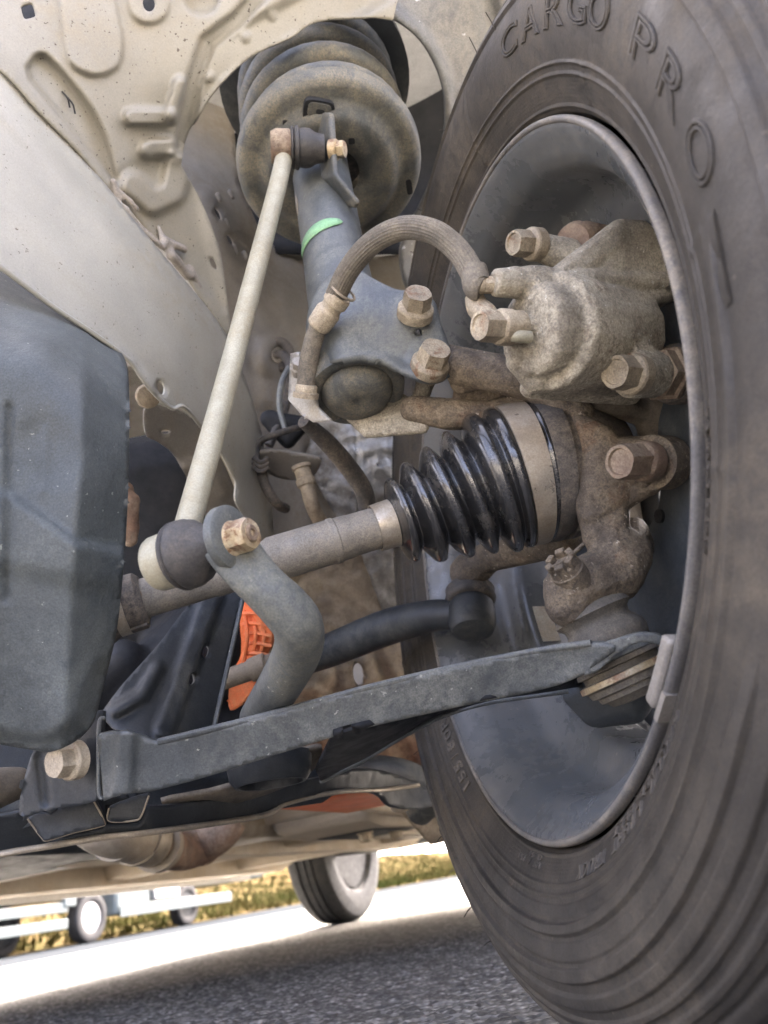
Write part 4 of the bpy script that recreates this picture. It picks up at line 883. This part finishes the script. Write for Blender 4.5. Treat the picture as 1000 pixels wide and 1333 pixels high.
# wheelhouse behind the strut
wh = props(sheet('wheelhouse', [(225, 60), (640, 20), (640, 300), (600, 420), (560, 560), (540, 700), (330, 740), (310, 600), (290, 430), (230, 230)],
    [(225, 60, .86), (430, 40, .98), (640, 20, .95), (640, 300, .92), (300, 300, .74), (340, 420, .745), (400, 420, .80), (300, 500, .70), (345, 640, .715), (450, 600, .86), (560, 560, .90), (540, 700, .88), (430, 250, .95), (330, 740, .72), (360, 320, .84)],
    'wheelhouse_paint', rel=[('disc', 362, 462, 22, 12, .010), ('line', [(270, 260), (300, 340), (345, 420), (352, 520)], 5, 18, .010), ('line', [(400, 330), (390, 400), (400, 470)], 14, 30, .012)],
    holes=[oval(284, 278, 3, 9, -25), oval(300, 312, 3, 8, -28), oval(362, 462, 9, 11), [(305, 170), (345, 90), (420, 45), (520, 45), (585, 120), (580, 240), (535, 330), (420, 340), (345, 315), (312, 240)]], step=8, thick=.0016), 'grey inner wheelhouse wall behind the strut', 'metal panel')
for x, y in ((284, 254), (294, 288), (305, 322), (318, 330), (320, 526), (300, 250)):
    cast('sealer_dab', [[S(x, y, .735, 4), S(x + 3, y + 7, .735, 3)]], 'wheelhouse_paint', wh, .001, 2)
tube('grommet', [V(362 + 15 * math.cos(t), 462 + 17 * math.sin(t), .742) for t in np.linspace(0, 6.283, 17)], .005, 'rubber_dusty', wh, 10, 3)
wire = props(tube('wire_harness', [V(360, 462, .76), V(368, 462, .73), V(377, 475, .71), V(378, 500, .70), V(368, 540, .69), V(350, 580, .68)], .0042, 'rubber_dusty', None, 10, 6), 'thin black cable leaving a rubber grommet behind the strut', 'cable')
props(tube('wire_harness', [V(376, 478, .70), V(366, 500, .69), V(364, 530, .685), V(372, 560, .68)], .0025, 'strut_paint', None, 8, 6), 'thin grey wire hanging beside the grommet cable', 'cable')
# wheel arch liner, textured plastic with a rolled lip round the strut opening
lin_o = sm([(500, 20), (520, 28), (548, 52), (570, 90), (580, 130), (579, 175), (566, 225), (548, 268), (530, 300), (522, 330), (528, 370), (545, 392)], 5)
liner = props(sheet('wheel_arch_liner', [(440, -60), (760, -60), (720, 60), (640, 300), (600, 420), (560, 420)] + lin_o[::-1] + [(470, 10), (400, 20), (400, -60)],
    [(440, -60, .60), (500, 20, .590), (570, 90, .610), (579, 175, .645), (530, 300, .72), (545, 392, .76), (760, -60, .60), (640, 300, .80), (600, 420, .82), (660, 60, .63)],
    'liner_plastic', rel=[('line', lin_o, 8, 9, .008), ('line', [(628, -40), (640, 20), (655, 80)], 5, 9, -.006), ('line', [(605, 120), (603, 180), (596, 240)], 3, 10, .006)], step=6, thick=.003), 'grey textured plastic arch liner with rolled lip at the strut opening', 'arch liner')
def flat_text(body, x, y, d, hpx, ang, m, parent, thick=.0012):
    v_, f_ = text_mesh(body); c, s = math.cos(math.radians(ang)), math.sin(math.radians(ang)); vs = []
    for v in v_:
        X = v.x * hpx / .72; Y = -v.y * hpx / .72; vs.append(V(x + X * c - Y * s, y + X * s + Y * c, d - thick * (v.z + .5)))
    return finish(mk('lettering', vs, f_, m, parent), 40)
flat_text('OTC', 664, 6, .6140, 13, 62, 'liner_plastic', liner, .0025)
# strut tower behind the spring: its shade is given by a black wall
tw = props(sheet('strut_tower_wall', [(220, -10), (600, -10), (610, 240), (560, 330), (300, 330), (250, 240)], [(220, -10, .88), (600, -10, .86), (560, 330, .84), (300, 330, .82), (430, 100, .93)], 'void_black', rel=[('line', [(455, 20), (500, 110), (540, 190)], 3, 5, .006)], step=12, thick=.002), 'strut tower wall coloured black for shade behind the coil spring', 'metal panel')

# black plastic cover, lower left
cover = props(sheet('splash_cover', sm([(-40, 318), (20, 354), (80, 396), (130, 430), (160, 462), (168, 500), (168, 600), (164, 700), (155, 800), (146, 850), (132, 905), (122, 940), (100, 964), (66, 979), (40, 976), (-40, 962)], 5) , 
    [(-40, 318, .50), (-40, 400, .395), (-40, 500, .370), (-40, 960, .356), (60, 384, .50), (60, 450, .396), (60, 540, .372), (140, 440, .50), (150, 490, .425), (105, 480, .405), (105, 600, .372), (100, 950, .364), (160, 600, .378), (150, 850, .372), (60, 975, .366), (30, 700, .360)],
    'cover_plastic', rel=[('fold', [(120, 360), (108, 480), (104, 600), (97, 720), (84, 930), (78, 990)], .00048, 1.5), ('step', [(-40, 640), (12, 642), (60, 676), (100, 706), (180, 720)], 14, .0065), ('step', [(-40, 735), (40, 745), (100, 760), (180, 765)], 34, -.0040), ('line', [(13, 530), (9, 780)], 1, 6, -.0028), ('fold', [(14, 360), (13, 600), (6, 960)], -.00012, 1.5), ('line', [(60, 560), (56, 640)], 1, 8, .0015), ('disc', 58, 590, 20, 40, -.003), ('line', [(-40, 966), (60, 981), (116, 952), (140, 880)], 2, 26, -.007), ('wave', .0008, 38, 55, .6)], step=6, thick=.003), 'smooth black plastic splash cover at the left', 'plastic cover')

# silver heat insulator and mud-caked panel seen behind the suspension
props(sheet('heat_insulator', [(415, 540), (560, 540), (560, 840), (500, 800), (470, 720), (430, 660), (395, 600)], [(415, 540, .79), (560, 540, .81), (560, 840, .84), (430, 660, .78), (480, 600, .785)], 'foil', rel=[('line', [(462, 560), (466, 620), (470, 700)], 1, 4, -.004), ('line', [(490, 655), (560, 640)], 1, 4, -.004)], step=4, thick=.001, noise=.0022), 'crinkled silver foil heat insulator behind the brake hose', 'heat shield')
props(sheet('mud_caked_panel', [(330, 690), (480, 690), (560, 760), (575, 960), (610, 1090), (560, 1100), (470, 1000), (300, 1010), (300, 800)], [(330, 690, .80), (480, 690, .82), (560, 760, .84), (575, 960, .88), (610, 1090, .95), (470, 1000, .86), (300, 1010, .80), (300, 800, .78), (450, 880, .80)], 'mud_panel',
    rel=[('line', [(500, 820), (540, 900), (575, 1010)], 10, 18, .012), ('line', [(450, 860), (455, 895), (470, 905), (482, 880), (475, 860)], 6, 8, .010), ('disc', 410, 880, 14, 20, .016), ('line', [(380, 900), (440, 930)], 10, 16, .012), ('line', [(540, 960), (590, 1060)], 5, 8, .012)], holes=[oval(467, 878, 7, 15, -8)], step=5, thick=.002, noise=.0020), 'mud caked brown body panel beneath the drive shaft', 'metal panel')

# ================================================================== SUBFRAME AND SMALL PARTS AROUND IT
sf = thing('subframe', 'dark pressed steel subframe with the control arm bolt', 'subframe', V(200, 1060, .44))
sheet('mount_bracket', sm([(40, 985), (60, 965), (125, 925), (130, 950), (128, 1030), (118, 1045), (60, 1055), (25, 1060)], 3, True), [(40, 985, .395), (125, 930, .385), (125, 1035, .378), (30, 1060, .392)], 'black_paint', sf, step=5, thick=.004, rel=[('line', [(52, 985), (60, 1045)], 3, 6, -.003)])
tube('bracket_edge', [V(134, 1040, .374), V(129, 1028, .375), V(129, 945, .377), V(136, 934, .38)], .0010, 'arm_paint', sf, 8, 6)
hexhead('bolt', V(92, 990, .374), V(70, 993, .366), 36 * .37 / F, 'zinc_bolt', sf, 1.22, False, .1)
sheet('upright_plate', sm([(130, 930), (160, 890), (205, 840), (235, 800), (256, 775)], 3) + [(320, 758), (300, 850), (278, 950), (230, 985), (190, 965), (150, 950)], [(130, 930, .44), (320, 758, .52), (278, 950, .47), (230, 840, .485), (190, 960, .43)], 'black_paint', sf,
    rel=[('line', [(276, 775), (258, 830), (240, 880), (215, 950)], 9, 8, .006), ('line', [(150, 925), (185, 905), (205, 870)], 4, 8, .006)], holes=[oval(268, 848, 4, 8, 15), oval(251, 884, 4, 8, 15)], step=5, thick=.003)
tube('plate_edge', [V(321, 758, .518), V(300, 852, .492), V(278, 950, .468)], .0016, 'arm_paint', sf, 8, 5)
sheet('lower_plate', sm([(-40, 1075), (30, 1056), (70, 1040), (120, 1030), (160, 1040), (190, 1050), (250, 1045), (330, 1030), (420, 1012), (480, 1000), (540, 1018), (572, 1038), (555, 1052), (510, 1050), (490, 1034), (440, 1030), (370, 1045), (340, 1062), (200, 1084), (60, 1104), (-40, 1122)], 4, True),
    [(-40, 1075, .40), (-40, 1122, .41), (60, 1100, .42), (130, 1035, .42), (200, 1082, .44), (340, 1062, .52), (420, 1014, .56), (540, 1018, .70), (560, 1050, .70)], 'black_paint', sf,
    rel=[('poly', [(45, 1062), (120, 1040), (135, 1075), (60, 1092)], 5, -.014), ('poly', [(140, 1050), (190, 1040), (182, 1070), (140, 1070)], 5, -.014)], step=5, thick=.003)
tube('flange_edge', [V(x, y, d) for x, y, d in [(-40, 1123, .405), (0, 1112, .407), (60, 1102, .414), (135, 1090, .425), (200, 1083, .437), (340, 1062, .515), (375, 1045, .54), (440, 1031, .575), (500, 1028, .64), (545, 1022, .69)]], .0018, 'pipe_steel', sf, 8, 6)
for pk_ in ([(36, 1066), (48, 1056), (62, 1056), (112, 1038), (120, 1040), (136, 1070), (130, 1076), (96, 1084), (62, 1094), (54, 1090)], [(142, 1052), (150, 1046), (186, 1034), (194, 1036), (184, 1062), (176, 1068), (150, 1070), (140, 1066)]):
    q_ = sm(pk_, 3, True)
    sheet('stamped_pocket', q_, [(36, 1060, .404), (130, 1040, .408), (100, 1085, .402), (190, 1050, .412)], 'black_paint', sf, step=5, thick=.008)
    tube('pocket_edge', [V(x, y, .4035 + (x - 80) * .00005) for x, y in pk_[3:] + pk_[:1]], .0005, 'pipe_steel', sf, 6, 4)
tube('rear_tube', [V(300, 1040, .60), V(400, 1018, .66), V(470, 1005, .72), V(530, 1012, .76), V(560, 1035, .78), V(545, 1055, .80)], .016, 'black_paint', sf, 16, 8)
hexhead('bolt', V(522, 1042, .72), V(516, 1024, .715), .016, 'zinc_bolt', sf, 1.3, False)
for h in ([[S(-20, 1030, .42, 30), S(20, 1020, .43, 22)]], [[S(330, 1000, .52, 22), S(400, 985, .53, 14)]]): cast('bushing_housing', h, 'dirty_casting', sf, .002, 3)

sheet('cross_beam', [(-40, 955), (150, 955), (300, 985), (430, 985), (470, 1010), (420, 1045), (200, 1075), (-40, 1110)], [(-40, 955, .50), (-40, 1110, .47), (200, 1060, .52), (430, 985, .62), (420, 1045, .60)], 'black_paint', sf, step=8, thick=.003, rel=[('line', [(150, 990), (300, 1010), (430, 1000)], 8, 14, .008)])
# black block added to keep the gap behind cover and shaft dark
props(cast('gap_shade_block', [[S(120, 640, .66, 60), S(220, 640, .70, 80), S(180, 800, .66, 70)], [S(300, 800, .66, 60), S(200, 900, .60, 60)], [S(100, 920, .60, 60), S(160, 860, .58, 30)], [S(330, 900, .68, 40), S(280, 980, .62, 40)]], 'void_black', None, .004, 4), 'black block added to darken the gap behind the plastic cover', 'shade block')
props(sheet('frame_gusset', sm([(190, 528), (215, 530), (250, 545), (290, 600), (312, 660), (318, 720), (285, 720), (262, 660), (240, 615), (225, 590), (205, 575), (190, 565)], 4, True), [(190, 528, .60), (312, 660, .68), (262, 660, .66), (250, 545, .63)], 'wheelhouse_paint', rel=[('line', [(215, 600), (245, 640), (262, 690)], 3, 6, .005), ('line', [(240, 610), (270, 605), (290, 640)], 4, 8, .004)], holes=[oval(216, 562, 6, 3)], step=5, thick=.002), 'grey gusset plate with a slot beneath the body rail', 'bracket')
oc = thing('orange_cable_cover', 'orange ribbed cable cover behind the bent stabilizer bar', 'cable cover', V(330, 850, .60))
sheet('shell', sm([(312, 790), (330, 782), (345, 800), (354, 830), (345, 858), (330, 900), (300, 925), (300, 880), (314, 850)], 4, True), [(312, 790, .585), (350, 830, .575), (320, 900, .60), (300, 925, .61)], 'orange_plastic', oc, step=4, thick=.004, rel=[('line', [(335, 790), (340, 830), (328, 880)], 3, 6, .004)])
for i in range(7):
    y = 800 + i * 13; x = 322 + 8 * math.sin(i * .6)
    tube('rib', [V(x - 10, y, .583), V(x + 4, y - 2, .575), V(x + 24, y + 2, .574)], .0016, 'orange_plastic', oc, 6, 3)
for i in range(3):
    tube('rib', [V(318 + i * 11, 795 + i * 4, .580), V(322 + i * 11, 830, .574), V(316 + i * 9, 868, .582)], .0016, 'orange_plastic', oc, 6, 4)
props(cast('orange_connector', [[S(160, 640, .56, 15), S(166, 690, .56, 16)], [S(172, 650, .56, 10), S(170, 705, .56, 9)]], 'rust_pipe', None, .0018, 2, .003), 'reddish brown connector in the gap beside the cover', 'connector')
pc = thing('coolant_pipe', 'thin pale pipe crossing in front of the orange cover', 'pipe', V(300, 885, .56))
tube('pipe', [V(270, 892, .56), V(300, 882, .56), V(340, 868, .56), V(370, 858, .57), V(400, 850, .60)], .0072, 'dirty_casting', pc, 16, 6)
lathe('collar', V(326, 873, .56), V(340, 868, .56) - V(326, 873, .56), [(0, .0085), (.004, .0092), (.012, .0092), (.013, .008)], 'dirty_casting', pc, 24)
# small hose with fitting under a bracket plate, in front of the wheelhouse
hb = thing('hose_bracket_plate', 'small folded bracket plate holding a hose fitting behind the link rod', 'bracket', V(390, 610, .66))
sheet('plate', sm([(334, 590), (360, 587), (400, 593), (418, 600), (405, 622), (370, 624), (345, 612)], 3, True), [(334, 590, .655), (418, 600, .65), (370, 624, .67)], 'wheelhouse_paint', hb, step=4, thick=.003)
lathe('fitting', V(392, 606, .645), V(402, 640, .64) - V(392, 606, .645), [(0, .0085), (.003, .0085), (.004, .007), (.012, .007), (.013, .0085), (.018, .008), (.02, .006)], 'mud_panel', hb, 24, False, 30)
tube('hose', [V(400, 632, .64), V(406, 655, .64), V(418, 680, .65), V(440, 705, .67)], .0062, 'mud_panel', hb, 14, 6)
tube('wire', [V(334, 610, .65), V(336, 580, .655), V(352, 568, .65), V(375, 560, .65), V(392, 556, .66)], .0028, 'rubber_dusty', hb, 8, 6)
tube('wire', [V(338, 600, .65), V(345, 630, .652), V(360, 655, .66), V(372, 662, .68)], .0045, 'rubber_dusty', hb, 8, 6)
for q in range(3): tube('cable_tie', [V(330, 596 + q * 6, .645), V(340, 602 + q * 6, .643), V(349, 596 + q * 6, .646)], .0022, 'rubber_dusty', hb, 8, 4)
cast('clip_block', [[S(350, 545, .69, 12), S(395, 552, .69, 10), S(375, 575, .69, 10)]], 'void_black', hb, .002, 2)
tube('hook', [V(328, 565, .66), V(322, 580, .655), V(328, 592, .65)], .003, 'galv_steel', hb, 8, 5)

# ================================================================== UNDERBODY
fl = thing('floor_pan', 'beige underfloor with ribs and cross members under the car', 'floor pan', CF(1.3, .75, .2))
def carsheet(name, pts, m, parent, thick=.003): 
    vs = [CF(*p) for p in pts]; o = finish(mk(name, vs, [tuple(range(len(vs)))], m, parent, False)); s = o.modifiers.new('t', 'SOLIDIFY'); s.thickness = thick; return o
carprism('floor', [(.5, .235), (2.2, .235), (2.35, .40), (2.92, .50), (2.92, .51), (2.33, .41), (2.19, .245), (.5, .245)], .0, 1.52, 'floor_paint', fl)
for l0, l1 in ((.08, .17), (1.30, 1.39), (.62, .68), (.84, .90)):
    carprism('floor_rail', [(.45, .245), (.55, .195), (2.05, .195), (2.2, .235), (2.2, .247), (.45, .247)], l0, l1, 'floor_paint', fl)
for r_ in (.62, 1.15, 1.75):
    carprism('cross_member', [(r_, .243), (r_ + .02, .205), (r_ + .10, .205), (r_ + .12, .243)], .02, 1.5, 'floor_paint', fl)
carprism('sill', [(.42, .30), (.42, .215), (2.2, .215), (2.2, .30)], 1.47, 1.555, 'car_paint', fl, .015)
carprism('pinch_flange', [(.42, .218), (.42, .190), (2.2, .190), (2.2, .218)], 1.505, 1.510, 'car_paint', fl, 0)
carprism('sill', [(.45, .30), (.45, .215), (2.2, .215), (2.2, .30)], -.13, -.04, 'car_paint', fl, .015)
ex = thing('exhaust_pipe', 'rusty exhaust elbow with a pale sleeve under the floor', 'exhaust', CF(.5, .66, .18))
def PZ(px, py, z):
    ray = V(px, py, 1.) - CAMP; return CAMP + ray * ((z - CAM_H) / ray.z)
tube('elbow', [PZ(196, 1096, .185), PZ(214, 1104, .178), PZ(238, 1108, .175), PZ(264, 1100, .18), PZ(288, 1084, .19), PZ(300, 1066, .205)], .0225, 'rust_pipe', ex, 24, 8)
tube('sleeve', [PZ(96, 1056, .225), PZ(126, 1074, .202), PZ(160, 1084, .192), PZ(196, 1096, .185), PZ(208, 1101, .180)], [.020, .026, .028, .0275, .025], 'pipe_steel', ex, 28, 5)
for a, b, c in ((150, 1082, .194), (176, 1089, .189), (202, 1099, .182)):
    tube('sleeve_band', [PZ(a, b, c), PZ(a + 5, b + 2, c - .001)], .0298, 'pipe_steel', ex, 28, 2)
tube('weld_bead', [PZ(262, 1101, .180), PZ(266, 1099, .1805)], .0245, 'rust_pipe', ex, 20, 2)
props(carprism('orange_cable_duct', [(.25, .205), (.27, .182), (.46, .182), (.50, .215)], .27, .40, 'orange_plastic', None, .008), 'flat orange cable duct beneath the floor', 'cable duct')
props(carprism('floor_undertray', [(.22, .225), (.25, .196), (.60, .196), (.66, .235)], .76, 1.20, 'black_paint', None, .01), 'dark flat undertray beneath the floor at far left', 'undertray')
bx = thing('floor_bracket', 'beige floor bracket with a black shade patch and bolts beneath the car', 'bracket', CF(.8, .55, .2))
carprism('body', [(.62, .245), (.66, .188), (.74, .180), (.98, .182), (1.05, .245)], .44, .60, 'floor_paint', bx, .012)
carprism('recess_shade', [(.74, .1805), (.76, .1785), (.93, .1785), (.95, .1805)], .47, .57, 'void_black', bx, .004)  # flat black slab; its colour stands in for shade in an opening
for a, b in ((.78, .50), (.86, .53), (.90, .49)):
    hexhead('bolt', CF(a, b, .1785), CF(a, b, .168), .018, 'zinc_bolt', bx, 1.3, False)
bp_ = props(carprism('floor_bowl', [(.50, .24), (.54, .205), (.60, .190), (.72, .190), (.78, .205), (.82, .24)], .60, .76, 'pipe_steel', None, .015), 'pale metal bowl shaped pressing beneath the floor', 'pressing')
for k_, (l_, z_, m_) in enumerate(((.30, .205, 'galv_steel'), (.36, .200, 'floor_paint'), (.20, .21, 'black_paint'))):
    props(tube('brake_line' if k_ < 2 else 'parking_cable', [CF(.5, l_ + .05, z_), CF(.8, l_ + .02, z_ - .01), CF(1.3, l_, z_ - .005), CF(2.0, l_ + .04, z_)], (.008, .010, .007)[k_], m_, None, 10, 6), ('bright steel line running rearward under the floor', 'thick beige pipe running rearward under the floor', 'black cable running rearward near the tyre')[k_], 'pipe')
ra = thing('rear_axle', 'dark rear axle beam between the rear wheels', 'axle', CF(2.5, .72, .28))
tube('beam', [CF(2.4, .1, .27), CF(2.38, .4, .25), CF(2.38, 1.05, .25), CF(2.4, 1.35, .27)], .04, 'black_paint', ra, 16, 6)
tube('trailing_arm', [CF(2.55, 1.28, .28), CF(2.3, 1.25, .26), CF(1.95, 1.2, .26)], .03, 'black_paint', ra, 12, 5)

# rear wheel on the far side
def road_wheel(owner, label, center, axle, R, W, rimr, hubm='rim_paint', dish=.03, tm='rubber_black'):
    pr_ = [(-W * .36, rimr), (-W * .47, rimr + (R - rimr) * .12), (-W * .53, rimr + (R - rimr) * .5), (-W * .47, R * .95), (-W * .38, R * .988), (-W * .22, R), (-W * .20, R * .975), (-W * .16, R * .975), (-W * .14, R), (-W * .02, R), (0, R * .975), (W * .02, R)]
    pr_ = pr_ + [(-a, b) for a, b in reversed(pr_[:-2])]
    t = lathe('wheel', center, axle, pr_ + [(W * .3, rimr - .004), (-W * .3, rimr - .004)], tm, owner, 80, True, 35); t['label'] = label
    lathe('rim', center, axle, [(-W * .38, rimr), (-W * .40, rimr * .97), (-W * .25, rimr * .90), (-W * .1, rimr * .86), (-W * .1 + dish * .3, rimr * .6), (-W * .2, rimr * .45), (-W * .2 - dish, rimr * .3), (-W * .2 - dish, .001)], hubm, t, 64, False, 35)
    lathe('rim', center, axle, [(W * .38, rimr), (W * .40, rimr * .97), (W * .2, rimr * .9), (W * .05, rimr * .8), (W * .1, rimr * .4), (W * .2, rimr * .3), (W * .2, .001)], hubm, t, 64, False, 35)
    return t
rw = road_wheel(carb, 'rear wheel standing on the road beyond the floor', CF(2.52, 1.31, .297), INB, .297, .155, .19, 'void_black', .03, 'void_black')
lathe('brake_drum', CF(2.52, 1.31, .297), INB, [(-.06, .001), (-.06, .05), (-.05, .11), (-.01, .115)], 'black_paint', rw, 48)

# ================================================================== TRUCK ACROSS THE ROAD
def truck():
    # on the far lane, parallel to the car
    LT = 9.3; x0 = 4.0
    t = thing('flatbed_truck', 'white truck with slatted side guards across the road', 'truck', CF(8.5, LT + 1, 0))
    def part(name, r0, r1, l0, l1, z0, z1, m, bev=.02):
        return box(name, CF((r0 + r1) / 2, (l0 + l1) / 2, (z0 + z1) / 2), REAR * ((r1 - r0) / 2), INB * ((l1 - l0) / 2), Vector((0, 0, (z1 - z0) / 2)), m, t, bev)
    part('chassis', 6.4, 16.5, LT + .7, LT + 1.5, .72, .98, 'black_paint')
    part('bed', 6.2, 14.4, LT, LT + 2.2, 1.02, 1.18, 'truck_white')
    part('cargo_box', 6.2, 14.3, LT + .03, LT + 2.17, 1.185, 3.0, 'truck_white', .05)
    part('cab', 14.6, 17.0, LT + .02, LT + 2.18, .70, 2.7, 'truck_white', .15)
    w1, w2 = 11.0, 13.9
    for z in (.25, .48, .71):
        part('side_guard_bar', 6.2, w1 - .62, LT - .02, LT + .03, z, z + .14, 'truck_white', .01)
    part('guard_post', w1 - .72, w1 - .46, LT - .04, LT + .05, .55, .98, 'truck_white')
    part('fuel_tank', w1 + .55, w1 + 1.5, LT + .0, LT + .55, .34, .88, 'truck_white', .06)
    part('tool_box', w1 + 1.6, w2 - .5, LT - .02, LT + .5, .50, .98, 'chrome', .03)
    part('side_guard_bar', w1 + .6, w2 + 1.3, LT - .05, LT - .03, .30, .48, 'truck_white', .01)
    return t, LT, w1, w2
trk, LT, w1, w2 = truck()
road_wheel(trk, 'truck wheel with shiny hub between the white side guards', CF(w1, LT + .14, .37), INB, .37, .22, .22, 'chrome', -.05)
road_wheel(trk, 'dark truck wheel half hidden behind the white guard panel', CF(w2, LT + .25, .37), INB, .37, .22, .22, 'black_paint', -.05)
road_wheel(trk, 'leftmost truck wheel in the shade behind the guard bars', CF(w1 - .2, LT + 1.7, .37), INB, .37, .22, .22, 'black_paint', -.05)
